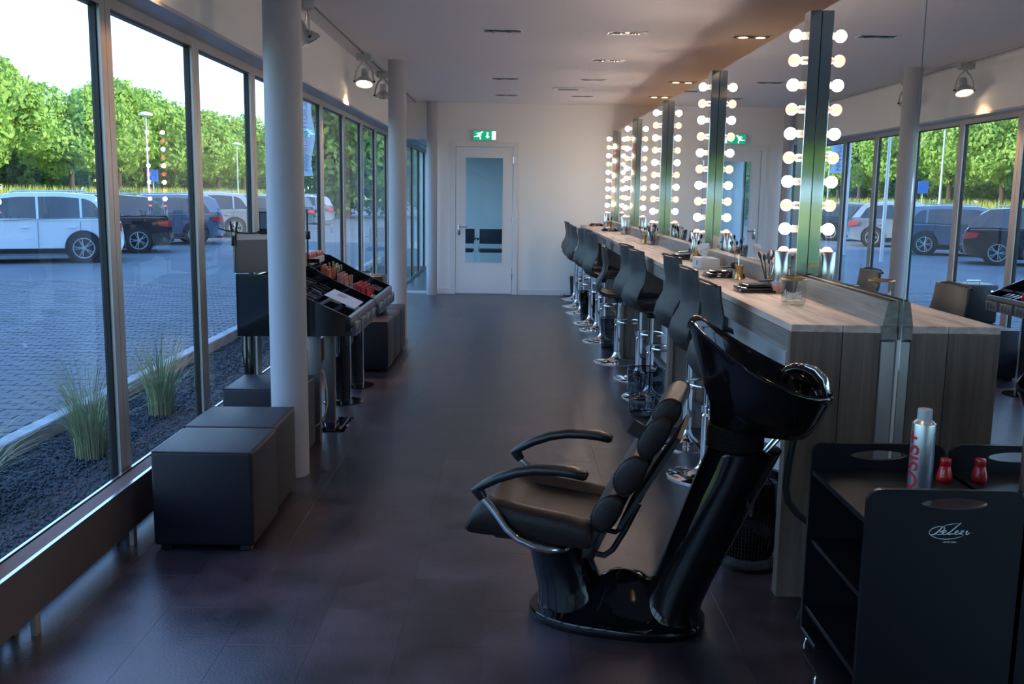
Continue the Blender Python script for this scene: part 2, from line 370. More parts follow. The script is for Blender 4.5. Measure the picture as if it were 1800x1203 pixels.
# windows: modules of 1.225 m
n = 0
for k in range(-31, 13):
    y0 = 4.42 + 1.225*k; y1 = y0 + 1.225; n += 1
    w = sroot('window_%d' % n)
    fr = MB(); a = 0.060
    for p, q in ((y0+0.002, y0+a), (y1-a, y1-0.002)):
        fr.box(-1.848, XG, p, q, 0.0, 2.43)
    fr.box(-1.848, XG, y0+a, y1-a, 2.385, 2.43); fr.box(-1.848, XG, y0+a, y1-a, 0.0, 0.05)
    fr.build('window_frame', M['alu'], w, 0)
    g = MB(); gz0, gz1 = 0.05, 2.385; t = 0.010
    for p, q in ((y0+a, y0+a+t), (y1-a-t, y1-a)): g.box(-1.845, -1.816, p, q, gz0, gz1)
    g.box(-1.845, -1.816, y0+a+t, y1-a-t, gz1-t, gz1); g.box(-1.845, -1.816, y0+a+t, y1-a-t, gz0, gz0+t)
    g.build('gasket', M['gasket'], w, 0)
    MB().box(-1.838, -1.826, y0+a+t, y1-a-t, gz0+t, gz1-t).build('glass', M['glass'], w, 0)

# side opening: fixed glazed screen beside the end wall
w = sroot('window_%d' % (n+1))
fr = MB(); fr.box(-1.68, -1.655, YE+0.02, YE+0.06, 0, 2.43); fr.box(-1.335, -1.32, YE+0.02, YE+0.06, 0, 2.43); fr.box(-1.655, -1.335, YE+0.02, YE+0.06, 2.40, 2.43); fr.box(-1.655, -1.335, YE, YE+0.08, 0.0, 0.03)
fr.build('window_frame', M['white'], w, 0)
MB().box(-1.655, -1.335, YE+0.034, YE+0.044, 0.03, 2.40).build('glass', M['glass2'], w, 0)

# end door
d = sroot('door_1')
fr = MB(); fr.box(-0.965, -0.885, YE-0.02, YE+0.14, 0, 2.375); fr.box(0.018, 0.095, YE-0.02, YE+0.14, 0, 2.375); fr.box(-0.885, 0.018, YE-0.02, YE+0.14, 2.302, 2.375)
fr.build('door_frame', M['white'], d, 0)
lf = MB(); lf.box(-0.878, -0.735, YE-0.005, YE+0.035, 0.012, 2.296); lf.box(-0.137, 0.011, YE-0.005, YE+0.035, 0.012, 2.296)
lf.box(-0.735, -0.137, YE-0.005, YE+0.035, 0.012, 0.49); lf.box(-0.735, -0.137, YE-0.005, YE+0.035, 2.14, 2.296)
lf.build('door_leaf', M['white'], d, 0)
bd = MB(); 
for q in ((-0.735, -0.725, 0.49, 2.14), (-0.147, -0.137, 0.49, 2.14), (-0.735, -0.137, 0.49, 0.5), (-0.735, -0.137, 2.13, 2.14)): bd.box(q[0], q[1], YE-0.012, YE+0.01, q[2], q[3])
bd.build('glazing_bead', M['white'], d, 0)
MB().box(-0.726, -0.146, YE+0.01, YE+0.018, 0.5, 2.13).build('door_glass', M['glass2'], d, 0)
hd = MB(); hd.rbox(-0.845, -0.805, YE-0.018, YE-0.005, 0.93, 1.09, 0.006); hd.cyl((-0.825, YE-0.02, 1.06), (-0.825, YE-0.055, 1.06), 0.010); hd.tube([(-0.825, YE-0.055, 1.06), (-0.79, YE-0.06, 1.06), (-0.70, YE-0.058, 1.06)], 0.009)
hd.build('door_handle', M['steel'], d)
for z in (0.28, 1.17, 2.1): MB().cyl((0.016, YE-0.012, z-0.05), (0.016, YE-0.012, z+0.05), 0.012).build('hinge', M['steel'], d)

# exit sign
es = thing('exit_sign', 'green lit escape route sign with running figure and down arrow above the door', 'exit sign', (-0.435, YE, 2.395))
MB().rbox(-0.182, 0.182, -0.05, -0.001, 0, 0.148, 0.006).build('sign_housing', M['white'], es)
MB().box(-0.176, 0.108, -0.0535, -0.0502, 0.007, 0.141).build('green_face', M['green'], es, 0)
def flat(polys, k=0.137/16.0, x0=-0.176, z1=0.142, y=-0.0538):
    m = MB()
    for p in polys: m.prism([(x0+(a-380)*0.001*0.365, z1-(b-165)*0.000365*0.8) for a, b in p], 1, y-0.0012, y)
    return m
S = [[(700,205),(740,190),(790,200),(800,235),(770,262),(720,262),(690,240)],
     [(560,250),(700,255),(740,300),(690,330),(640,440),(560,480),(500,440),(580,350),(610,300),(570,290),(520,330),(495,320)],
     [(410,430),(520,425),(590,470),(560,480),(415,475)], [(600,440),(660,430),(710,500),(705,610),(650,610),(660,520)],
     [(680,320),(730,400),(715,420),(650,370)],
     [(945,225),(1020,225),(1020,435),(945,435)], [(880,445),(1085,445),(985,555)]]
flat(S[:5]).build('running_figure', M['pict'], es, 0); flat(S[5:]).build('down_arrow', M['pict'], es, 0)
MB().box(0.112, 0.172, -0.0535, -0.0502, 0.012, 0.136).build('lit_diffuser', M['pict'], es, 0)

# ceiling downlights (recessed double spots)
def downlight(x, y, lit, lb, grp):
    t = thing('recessed_downlight', lb, 'ceiling light', (x, y, CZ), 0, None)
    fr = MB(); W, H = 0.17, 0.082
    for q in ((-W, W, -H, -H+0.014), (-W, W, H-0.014, H), (-W, -W+0.014, -H+0.014, H-0.014), (W-0.014, W, -H+0.014, H-0.014)): fr.box(q[0], q[1], q[2], q[3], -0.006, 0.0)
    fr.build('trim_frame', M['white'], t, 0)
    MB().box(-W+0.014, W-0.014, -H+0.014, H-0.014, -0.002, -0.0005).build('recess', M['blackmatt'], t, 0)
    for s in (-1, 1):
        rg = MB().lathe([(0.052, -0.001), (0.056, -0.008), (0.050, -0.010), (0.041, -0.008)], (s*0.075, 0, 0), 20).build('lamp_ring', M['chrome'] if lit else M['legdark'], t)
        MB().lathe([(0.040, -0.0120), (0.02, -0.0145), (0.004, -0.0155)], (s*0.075, 0, 0), 16).build('lamp_lens', M['downlit'] if lit else M['carglass'], rg)
    return t
A = -0.10; B = 0.965; Cc = 2.045
for x, y, lit, lb in ((A, 5.0, 0, 'unlit double downlight in the left ceiling row, nearest the camera'), (A, 6.75, 0, 'unlit double downlight, second of the left ceiling row'),
    (A, 8.52, 0, 'unlit double downlight in the left ceiling row, largest of the three in view'), (A, 12.0, 0, 'unlit double downlight, middle one of the left ceiling row in view'),
    (A, 13.99, 0, 'unlit double downlight of the left row nearest the end wall'),
    (B, 6.75, 0, 'unlit double downlight of the middle row just out of the picture'), (B, 8.54, 0, 'unlit white-rimmed double downlight, nearest of the middle ceiling row'),
    (B, 10.26, 0, 'unlit white-rimmed double downlight, second of the middle ceiling row'), (B, 11.98, 0, 'unlit double downlight of the middle row beside the air grille'),
    (B, 13.99, 0, 'unlit double downlight of the middle row nearest the end wall'),
    (A, 3.2, 1, 'lit warm double downlight above the wash unit, out of the picture'), (B, 3.2, 1, 'lit warm double downlight above the trolley, out of the picture'), (B, 5.0, 1, 'lit warm double downlight above the counter end, out of the picture'),
    (A, 1.2, 1, 'lit warm double downlight behind the camera, out of the picture'), (Cc, 8.63, 1, 'lit warm double downlight beyond the mirrors, nearest of the three'), (Cc, 12.08, 1, 'lit warm double downlight beyond the mirrors, middle of the three'),
    (Cc, 13.9, 1, 'lit warm double downlight beyond the mirrors, farthest of the three')):
    downlight(x, y, lit, lb, None)
    if lit:
        l = bpy.data.lights.new('downlight_beam', 'SPOT'); l.energy = 110 if x > 1.5 else 7; l.spot_size = math.radians(100); l.spot_blend = 0.6; l.color = (1, 0.66, 0.36); l.shadow_soft_size = 0.04
        lo = bpy.data.objects.new('downlight_beam', l); col.objects.link(lo); lo.location = (x, y, CZ-0.03)
t = thing('air_grille', 'small rectangular white air grille in the ceiling near the end wall', 'air vent', (0.715, 13.0, CZ))
MB().rbox(-0.20, 0.20, -0.12, 0.12, -0.014, -0.0005, 0.004).build('grille_frame', M['white'], t)
for i in range(5): MB().box(-0.13, 0.13, -0.07+i*0.03, -0.055+i*0.03, -0.02, -0.0142).build('grille_blade', M['cardedge'], t, 0)

# lighting track and track spots
tr = MB().box(-0.018, 0.018, -6.5, 7.95, -0.028, 0.0).build('lighting_track', M['pole']); tr.location = (-1.476, 7.1, CZ-0.0005)
tag(tr, 'long thin grey lighting track running along the ceiling above the windows', 'track')
MB().box(-0.007, 0.007, -6.5, 7.95, -0.0295, -0.0278).build('track_slot', M['gasket'], tr, 0)
def track_spot(y, lit, lb, tilt=0.0, turn=0.0):
    t = thing('track_spotlight', lb, 'spotlight', (-1.476, y, CZ-0.028), turn)
    MB().rbox(-0.075, 0.075, -0.045, 0.045, -0.065, 0.0, 0.012).build('adapter_box', M['capgrey'], t)
    R = Matrix.Rotation(tilt, 3, 'X')
    piv = Vector((0, 0, -0.085))
    y1 = MB(); 
    for s in (-1, 1):
        pts = [piv + Vector((0, 0, 0.025))] + [Vector((s*0.093*math.sin(a), 0, -0.085-0.20*(1-math.cos(a*0.98)))) for a in (0.25, 0.6, 0.95, 1.25, 1.5)]
        y1.tube(pts, 0.006, 6, flat=(1.6, 0.8))
    y1.build('yoke', M['steel'], t)
    c = Vector((0, 0, -0.265))
    hd = MB().lathe([(0.020, 0.13), (0.032, 0.128), (0.034, 0.06), (0.04, 0.045), (0.058, 0.03), (0.082, 0.0), (0.088, -0.008), (0.088, -0.03), (0.082, -0.032), (0.078, -0.02), (0.05, 0.0), (0.0, 0.004)], c, 28, False, R)
    for k in range(4): hd.lathe([(0.030, 0.066+k*0.014), (0.037, 0.068+k*0.014), (0.037, 0.073+k*0.014), (0.03, 0.075+k*0.014)], c, 20, True, R)
    h = hd.build('lamp_head', M['capgrey'] if lit else M['steel'], t)
    MB().lathe([(0.0, -0.018), (0.076, -0.018), (0.076, -0.022), (0.04, -0.026), (0.0, -0.027)], c, 24, False, R).build('lamp_lens', M['spotlit'] if lit else M['capgrey'], h)
    for s in (-1, 1): MB().cyl(c+Vector((s*0.088, 0, 0.0)), c+Vector((s*0.106, 0, 0.0)), 0.010).build('pivot_knob', M['blackmatt'], t)
    if lit:
        l = bpy.data.lights.new('track_beam', 'SPOT'); l.energy = 85 if y > 6 else 18; l.spot_size = math.radians(84); l.spot_blend = 0.5; l.color = (1, 0.50, 0.24); l.shadow_soft_size = 0.05
        lo = bpy.data.objects.new('track_beam', l); col.objects.link(lo); lo.location = (-1.476, y, CZ-0.34)
        lo.rotation_euler = (math.radians(-12), math.radians(20), 0)
track_spot(9.85, True, 'lit track spotlight glowing warm between the first and second columns', math.radians(-22))
track_spot(11.25, False, 'unlit silver track spotlight half hidden behind the middle column', 0.0, 0.1)
track_spot(7.15, False, 'track spotlight mostly hidden behind the nearest column', 0.5, -1.2)
track_spot(4.6, True, 'lit track spotlight above the first window, out of the picture')
track_spot(2.4, True, 'lit track spotlight level with the camera, out of the picture')

# mirrors
PY = [4.88, 7.22, 9.53, 11.87, 14.15]
edges = [3.66] + [p for p in PY] + [YE]
lbs = ['wall mirror between the counter end and the nearest bulb pillar', 'wall mirror between the first and second bulb pillars', 'wall mirror between the second and third bulb pillars',
       'wall mirror between the third and fourth bulb pillars', 'wall mirror between the fourth and fifth bulb pillars', 'narrow wall mirror between the last bulb pillar and the end wall']
for i in range(6):
    m = MB().box(XM, 1.4995, edges[i]+0.001, edges[i+1]-0.001, 1.06, 2.497).build('wall_mirror', M['mirror'], None, 0)
    tag(m, lbs[i], 'mirror')
m = MB().box(1.4945, 1.4992, 1.2, 3.655, 0.02, 2.497).build('wall_mirror', M['mirror'], None, 0)
tag(m, 'full height mirror beside the black trolley, right of the counter end', 'mirror')
m = MB().box(1.4925, 1.494, 3.6555, 3.6575, 0.02, 2.497).build('mirror_edge_trim', M['chrome'], None, 0); m['kind'] = 'structure'
m = MB().box(1.44, 1.492, 3.70, 3.73, 0.0, 1.05).build('upright_profile', M['alu'], None, 0); tag(m, 'pale aluminium upright strip in the gap between counter end and mirror', 'support')

# bulb pillars
POS = ['nearest of the row', 'second from the camera', 'third from the camera, middle of the row', 'fourth from the camera', 'farthest, by the end wall']
def bulb_pillar(y, lb):
    t = thing('bulb_pillar', lb, 'mirror light', (XM, y, 1.205), 0, 'bulb pillars on the mirror wall')
    MB().rbox(-0.058, -0.001, 0.0, 0.10, 0.0, 1.293, 0.002, 1).build('pillar_body', M['pillar'], t)
    for i in range(10):
        z = 0.117 + i*0.118; cool = i % 2 == 1
        s = MB().lathe([(0.019, 0), (0.019, 0.014), (0.014, 0.022), (0.014, 0.03)], (-0.058, 0.05, z), 14, True, Matrix.Rotation(-PI/2, 3, 'Y')).build('socket', M['white'], t)
        MB().ball((-0.110, 0.05, z), 0.030, 16, 10).build('bulb', M['cool'] if cool else M['warm'], s)
    return t
bp = bulb_pillar(PY[0], 'metal bulb pillar on the mirror, %s' % POS[0])
for i in range(1, 5): dup(bp, (XM, PY[i], 1.205), label='metal bulb pillar on the mirror, %s' % POS[i])

# ------------------------------------------------------------------ counter
CX = 1.088; CT = 1.112; C0 = 3.706
ct = thing('makeup_counter', 'long high counter of weathered grey planks running along the mirrors', 'counter', (0, 0, 0))
segs = [C0, 6.56, 9.44, 12.3, YE-0.002]
for i in range(4):
    a, b = segs[i], segs[i+1]
    for p, q in ((CX, CX+0.200), (CX+0.203, XM-0.002)):
        MB().rbox(p, q, a+0.001, b-0.001, CT-0.03, CT, 0.002, 1).build('worktop_plank', M['wood_y'], ct, 0)
    MB().rbox(CX, CX+0.03, a+0.032, b-0.001, CT-0.115, CT-0.032, 0.002, 1).build('apron_board', M['wood_e'], ct, 0)
for i in range(4):
    a = segs[i]
    if i == 0: a = C0
    for j, (p, q) in enumerate(((CX, CX+0.200), (CX+0.203, XM-0.06 if i == 0 else XM-0.002))):
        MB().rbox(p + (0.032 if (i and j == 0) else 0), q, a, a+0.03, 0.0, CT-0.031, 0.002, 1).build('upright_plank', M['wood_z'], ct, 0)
    if i: pass
    else: MB().rbox(CX, CX+0.02, C0+0.0305, C0+0.06, 0, CT-0.116, 0.002, 1).build('upright_plank', M['wood_z'], ct, 0)
for i in (1, 2, 3):
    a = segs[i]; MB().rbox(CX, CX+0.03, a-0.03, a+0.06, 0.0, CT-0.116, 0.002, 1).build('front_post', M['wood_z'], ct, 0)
up = thing('upstand_box', 'grey plank upstand boxed along the mirror behind the counter', 'counter trim', (0, 0, 0))
us = [(C0-0.012, PY[0]-0.02), (PY[0]+0.16, PY[1]-0.02), (PY[1]+0.16, PY[2]-0.02), (PY[2]+0.16, PY[3]-0.02), (PY[3]+0.16, PY[4]-0.02), (PY[4]+0.16, YE-0.003)]
for a, b in us:
    MB().prism([(1.435, CT+0.0005), (XM-0.001, CT+0.0005), (XM-0.001, 1.212), (1.452, 1.205)], 1, a, b).build('upstand_board', M['wood_e'], up, 0)
for a in PY: MB().box(1.43, XM-0.001, a-0.018, a+0.158, CT+0.0005, 1.203).build('pillar_plinth', M['wood_e'], up, 0)
for k in range(3): MB().box(1.458+k*0.010, 1.461+k*0.010, C0-0.01, PY[0]-0.03, 1.2085, 1.2125).build('top_groove', M['gasket'], up, 0)
MB().prism([(1.435, 1.06), (1.492, 1.06), (1.492, CT-0.001), (1.435, CT-0.001)], 1, C0-0.012, C0-0.001).build('upstand_end', M['wood_e'], up, 0)
# foot rail
rl = MB().box(1.27, 1.30, 3.76, 15.25, 0.16, 0.20).build('rail_bar', M['legdark'], None, 0); tag(rl, 'dark square foot rail running low under the counter', 'foot rail')

# ------------------------------------------------------------------ bar stools
def make_stool():
    t = thing('bar_stool', '', 'bar stool', (0, 0, 0), 0, 'bar stools along the counter')
    prof = [(-0.160, 0.40), (-0.155, 0.33), (-0.138, 0.25), (-0.148, 0.17), (-0.192, 0.09), (-0.208, 0.02), (-0.175, -0.03), (-0.12, -0.06), (-0.03, -0.065), (0.08, -0.055), (0.16, -0.045), (0.205, -0.055)]
    def sheet(off0, off1, wf):
        n = 11; A_, B_ = [], []
        for i, (x, z) in enumerate(prof):
            a = Vector((prof[min(i+1, len(prof)-1)][0]-prof[max(i-1, 0)][0], 0, prof[min(i+1, len(prof)-1)][1]-prof[max(i-1, 0)][1])).normalized()
            nrm = Vector((-a.z, 0, a.x))        # towards the sitter
            w = wf(i/(len(prof)-1))
            ring = []
            for j in range(n):
                s = -1 + 2*j/(n-1); cur = 0.022*s*s
                edge = 1 - 0.75*abs(s)**6
                ring.append(Vector((x, s*w, z)) + nrm*(cur*(1 if i < 7 else 0.5) + off1*edge))
            for j in range(n-1, -1, -1):
                s = -1 + 2*j/(n-1); cur = 0.022*s*s; edge = 1 - 0.75*abs(s)**6
                ring.append(Vector((x, s*w, z)) + nrm*(cur*(1 if i < 7 else 0.5) + off0*edge))
            A_.append(ring)
        return A_
    wf = lambda q: 0.180 + 0.022*math.sin(PI*min(1, q*1.2)) if q < 0.6 else 0.200 + 0.004*math.sin(PI*q)
    sh = MB().rings(sheet(-0.016, 0.016, wf)); sh = sh.build('seat_shell', M['stool'], t, 50)
    pad = MB()
    pts = []
    for i, (x, z) in enumerate([(-0.16, 0.0), (-0.10, -0.022), (0.0, -0.03), (0.12, -0.022), (0.20, -0.03), (0.215, -0.045)]):
        n = 9; ring = []
        for j in range(n):
            s = -1+2*j/(n-1); ring.append(Vector((x, s*0.19, z - 0.012*abs(s)**4)))
        for j in range(n-1, -1, -1):
            s = -1+2*j/(n-1); ring.append(Vector((x, s*0.19, z-0.03)))
        pts.append(ring)
    pad.rings(pts).build('seat_pad', M['leather'], t, 50)
    MB().tube([Vector((-0.160+0.004, -0.17, 0.40)), Vector((-0.168, -0.10, 0.409)), Vector((-0.168, 0.10, 0.409)), Vector((-0.156, 0.17, 0.40))], 0.006, 6).build('top_piping', M['leather'], t)
    MB().box(-0.09, 0.09, -0.09, 0.09, -0.085, -0.079).cyl((0, 0, -0.13), (0, 0, -0.085), 0.035, 0.045, 20).build('mounting_plate', M['blackmatt'], t)
    MB().tube([(0.0, 0.03, -0.10), (0.02, 0.10, -0.11), (0.05, 0.17, -0.13), (0.05, 0.20, -0.17)], 0.006, 8).build('height_lever', M['chrome'], t)
    MB().cyl((0, 0, -0.45), (0, 0, -0.12), 0.019, n=20).build('gas_piston', M['chrome'], t)
    MB().lathe([(0.028, -0.775), (0.028, -0.44), (0.022, -0.43)], n=24).build('column_sleeve', M['chrome'], t)
    ft = MB()
    ring = [(0.13+0.11*math.cos(a)-0.02, 0.15*math.sin(a), -0.40) for a in np.linspace(-2.6, 2.6, 22)]
    ft.tube([(0.0, ring[0][1]*0.2, -0.40)] + ring + [(0.0, ring[-1][1]*0.2, -0.40)], 0.008, 8)
    ft.lathe([(0.032, -0.42), (0.034, -0.38), (0.0285, -0.38)], n=20, cap=False)
    ft.build('foot_ring', M['chrome'], t)
    MB().lathe([(0.215, -0.7995), (0.215, -0.793), (0.205, -0.789), (0.13, -0.782), (0.075, -0.768), (0.045, -0.745), (0.034, -0.72), (0.029, -0.70)], n=48, cap=True).build('round_base', M['chrome'], t)
    return t
ST = [(1.07, 4.50, 2, 0.80, 'bar stool nearest the camera, its back rising behind the black wash basin'),
      (1.13, 5.39, 4, 0.80, 'second bar stool from the camera, lower back touching the wash basin rim'),
      (1.156, 6.12, 7, 0.82, 'third bar stool from the camera, its chrome base just left of the wash column'),
      (1.114, 7.57, 10, 0.77, 'fourth bar stool from the camera, standing behind the bagged wire bin'),
      (1.13, 8.36, 11, 0.77, 'fifth bar stool from the camera, its back overlapping the fourth one'),
      (1.03, 9.19, -9, 0.71, 'sixth bar stool from the camera, turned and lower, seen almost edge on'),
      (1.01, 10.5, 10, 0.78, 'seventh bar stool from the camera, behind the turned low one'),
      (1.03, 11.38, 8, 0.78, 'eighth bar stool from the camera, in the far half of the row'),
      (1.0, 11.99, 9, 0.77, 'ninth bar stool from the camera, beside the third bin'),
      (0.96, 13.0, 9, 0.77, 'tenth bar stool from the camera, third from the end wall'),
      (0.955, 13.8, 8, 0.77, 'eleventh bar stool from the camera, second from the end wall'),
      (0.985, 14.75, 5, 0.77, 'farthest bar stool, closest to the end wall')]
s0 = make_stool()
for i, (x, y, r, h, lb) in enumerate(ST):
    o = s0 if i == 0 else dup(s0)
    o.location = (x, y, 0.8); o.rotation_euler = (0, 0, math.radians(r)); o['label'] = 'dark ' + lb; o['group'] = 'bar stools along the counter'
    # every stool stands on the floor; the gas lift sets how high the seat is
    dz = h - 0.80
    for c in o.children:
        if c.name.split('.')[0] in ('seat_shell', 'seat_pad', 'top_piping', 'mounting_plate', 'height_lever', 'gas_piston'): c.location.z = dz

# ------------------------------------------------------------------ waste bins
def bin_(x, y, r, h, lb, lined, solid=False, dark=False):
    t = thing('waste_bin', lb, 'bin', (x, y, 0), random.random())
    if solid:
        MB().lathe([(r*0.75, 0), (r*0.78, 0.01), (r, h), (r*0.96, h), (r*0.74, 0.012), (0, 0.012)], n=32, cap=False).build('bin_body', M['blackmatt'], t)
        MB().lathe([(r*1.0, h-0.012), (r*1.05, h-0.005), (r*1.0, h+0.006), (r*0.95, h)], n=32, cap=False).build('rim', M['blackmatt'], t); return t
    w = MB(); n = 56
    for k in range(n):
        a = 2*PI*k/n; p = Vector((math.cos(a), math.sin(a), 0)); q = Vector((math.cos(a+0.11), math.sin(a+0.11), 0))
        w.tube([p*r*0.84+Vector((0,0,0.006)), p*r+Vector((0,0,h))], 0.0011, 3, False)
    for k in range(24):
        z = 0.01 + (h-0.02)*k/23; rr = r*(0.84+0.16*z/h); w.lathe([(rr-0.0008, z-0.0008), (rr+0.0008, z), (rr-0.0008, z+0.0008)], n=28, cap=False)
    w.build('wire_mesh', M['mesh'], t, 0, kind='stuff')
    MB().lathe([(r*0.998, h-0.004), (r*1.02, h), (r*0.998, h+0.005), (r*0.98, h)], n=32, cap=False).build('rim', M['mesh'], t)
    MB().lathe([(0.0, 0.001), (r*0.86, 0.001), (r*0.87, 0.018), (r*0.84, 0.02), (r*0.83, 0.006), (0.0, 0.006)], n=32, cap=False).build('bin_floor', M['blackmatt'], t)
    if lined:
        m = MB(); rs = []
        rr_ = np.random.default_rng(int(x*1000+y*10))
        for i, (q, z) in enumerate(((0.2, 0.10*h), (0.66, 0.12*h), (0.80, 0.35*h), (0.86, 0.6*h), (0.93, 0.9*h), (0.97, 1.0*h), (1.04, 1.012*h), (1.05, 0.94*h), (1.07, 0.80*h))):
            ring = []
            for k in range(40):
                a = 2*PI*k/40; jit = 1+0.05*math.sin(a*9+i*1.3)*(1 if i < 5 else 0.35)+rr_.uniform(-0.03, 0.03)*(1 if i < 4 else 0.3)
                dz = 0.10*h*math.sin(3*a+1)*(1 if i == 8 else 0) - 0.06*(1 if i == 8 and math.cos(a-3.5) > 0.3 else 0)
                ring.append(Vector((r*q*jit*math.cos(a), r*q*jit*math.sin(a), z+dz)))
            rs.append(ring)
        m.rings(rs, False).build('plastic_liner', M['darkbag'] if dark else M['bag'], t, 40)
    return t
bin_(1.0, 6.93, 0.135, 0.345, 'wire mesh bin lined with a clear bag between the fourth stool and the second panel', True)
bin_(1.06, 9.95, 0.125, 0.33, 'dark wire mesh bin beside the sixth bar stool, under the counter edge', True)
bin_(1.03, 12.68, 0.12, 0.33, 'dark wire mesh bin with a black liner among the far stools', True, dark=True)
bin_(1.02, 15.12, 0.10, 0.31, 'small solid black bin standing in the corner by the end wall', False, True)
bin_(1.06, 4.06, 0.145, 0.40, 'wire mesh bin with a dark plastic liner behind the wash unit, under the counter end', True, dark=True)
t = thing('floor_door_stop', 'small round metal stop lying on the floor by the end wall', 'door stop', (0.83, 15.2, 0))
MB().lathe([(0.0, 0), (0.05, 0.0), (0.055, 0.012), (0.04, 0.028), (0.0, 0.03)], n=20, cap=False).build('metal_disc', M['steel'], t)
MB().box(0.03, 0.12, -0.01, 0.01, 0.0, 0.012).build('rubber_tail', M['rubber'], t, 0)

# ------------------------------------------------------------------ things on the counter
TZ = CT + 0.0006
def tall_tube(x, y, h, lb):
    t = MB().lathe([(0.0, 0), (0.036, 0), (0.0375, 0.004), (0.0375, h-0.003), (0.036, h), (0.033, h), (0.033, h-0.05), (0, h-0.05)], n=32, cap=False).build('metal_cup_tube', M['steel'])
    t.location = (x, y, TZ); tag(t, lb, 'metal tube'); MB().lathe([(0.0376, 0.006), (0.0385, 0.008), (0.0376, 0.010)], n=32, cap=False).build('base_band', M['chrome'], t)
for p, nm in zip(PY, ('nearest', 'second', 'third', 'fourth', 'farthest')):
    tall_tube(1.378, p+0.05, 0.215, 'tall shiny metal tube standing before the %s bulb pillar' % nm)
def brush_pot(x, y, lb, n=6, brass=True, r=0.026, h=0.075, seed=1):
    rr = random.Random(seed)
    t = thing('brush_pot', lb, 'brush holder', (x, y, TZ))
    MB().lathe([(0.0, 0), (r*1.0, 0), (r*1.05, 0.004), (r*0.86, h*0.25), (r*0.86, h*0.7), (r*1.05, h), (r*0.95, h), (r*0.78, h*0.7), (0, h*0.2)], n=24, cap=False).build('pot', M['brass'] if brass else M['clear'], t)
    for k in range(n):
        a = rr.uniform(0, 2*PI); tl = rr.uniform(0.1, 0.35); d = Vector((math.cos(a)*tl, math.sin(a)*tl, 1)).normalized(); b = Vector((math.cos(a)*r*0.2, math.sin(a)*r*0.2, 0.012)); L_ = rr.uniform(0.12, 0.17)
        st = MB().tube([b, b+d*L_], 0.0025, 6).build('brush_stick', M[rr.choice(['blackmatt', 'brass', 'lip5', 'steel'])], t)
        MB().lathe([(0.003, 0), (0.007, 0.01), (0.008, 0.02), (0.003, 0.034)], b+d*L_, 8, True, d.to_track_quat('Z', 'Y').to_matrix()).build('bristle', M[rr.choice(['hair', 'label', 'hair'])], st)
brush_pot(1.345, 5.70, 'brass pot holding two long make-up brushes beside the second palette stack', 2, True, 0.027, 0.085, 3)
brush_pot(1.35, 7.06, 'brass pot full of brushes behind the tissue box', 8, True, 0.03, 0.09, 5)
brush_pot(1.33, 9.72, 'slim brass brush pot left of the hair brushes near the third pillar', 5, True, 0.026, 0.09, 8)
brush_pot(1.37, 9.35, 'dark pot crowded with black brushes near the third pillar', 10, False, 0.032, 0.09, 9)
brush_pot(1.37, 9.52, 'clear pot with pale brushes before the third pillar', 6, False, 0.026, 0.08, 19)
brush_pot(1.33, 13.2, 'glittering brass pot with brushes on the far stretch of counter', 7, True, 0.032, 0.12, 10)
brush_pot(1.40, 5.25, 'clear pot packed with make-up pencils by the nearest pillar', 12, False, 0.03, 0.09, 12)
def palettes(x, y, rot, lb, seed):
    rr = random.Random(seed); t = thing('palette_stack', lb, 'make-up palettes', (x, y, TZ), rot)
    z = 0
    for k, (w, d, h) in enumerate(((0.11, 0.085, 0.014), (0.105, 0.082, 0.012), (0.085, 0.065, 0.014))):
        o = MB().rbox(-w, w, -d, d, z, z+h, 0.003).build('palette_case', M['blackgloss'], t); z += h+0.0008
        o.rotation_euler = (0, 0, rr.uniform(-0.12, 0.12))
    return t
def jar(x, y, z, r, h, m, lb, group=None):
    t = thing('powder_jar', lb, 'cosmetic jar', (x, y, z), 0)
    MB().lathe([(0, 0), (r, 0), (r, h*0.6), (r*0.96, h*0.62), (0, h*0.62)], n=24, cap=False).build('jar_body', m, t); MB().lathe([(0, h*0.62), (r*1.02, h*0.62), (r*1.02, h*0.97), (r*0.96, h), (0, h)], n=24, cap=False).build('jar_lid', M['label'], t)
def loose_brush(x, y, z, ang, lb):
    t = thing('powder_brush', lb, 'make-up brush', (x, y, z+0.024), ang)
    MB().tube([(0, 0, -0.01), (0.09, 0, -0.005)], [0.005, 0.008], 8).build('handle', M['steel'], t); MB().ball((0.115, 0, 0.002), 0.026, 12, 8, (1.1, 1, 0.85)).build('bristles', M['hair'], t)
palettes(1.28, 4.98, 0.1, 'stack of black make-up palettes next to the glass jar, nearest the camera', 1)
palettes(1.29, 5.86, -0.05, 'stack of black palettes in front of the two-brush brass pot', 2)
palettes(1.30, 7.45, 0.0, 'stack of black palettes left of the brass pot and tissue box', 3)
palettes(1.31, 13.0, 0.1, 'small stack of dark palettes below the far brass pot', 4)
palettes(1.30, 15.0, 0.0, 'dark flat palettes at the far end of the counter', 6)
jar(1.36, 4.92, TZ+0.0, 0.027, 0.06, M['lip2'], 'amber powder jar with pale lid beside the nearest palettes')
jar(1.40, 5.02, TZ, 0.025, 0.05, M['label'], 'pearl powder jar near the mirror behind the nearest palettes')
jar(1.345, 5.80-0.03, TZ, 0.02, 0.045, M['label'], 'small clear jar between second palettes and brass pot')
loose_brush(1.28, 4.98, TZ+0.042, 0.2, 'fat black powder brush lying on the nearest palettes')
loose_brush(1.26, 5.86, TZ+0.042, 0.4, 'fat black powder brush lying on the second palettes')
loose_brush(1.28, 7.45, TZ+0.042, 0.2, 'small black brush lying on the third palettes')
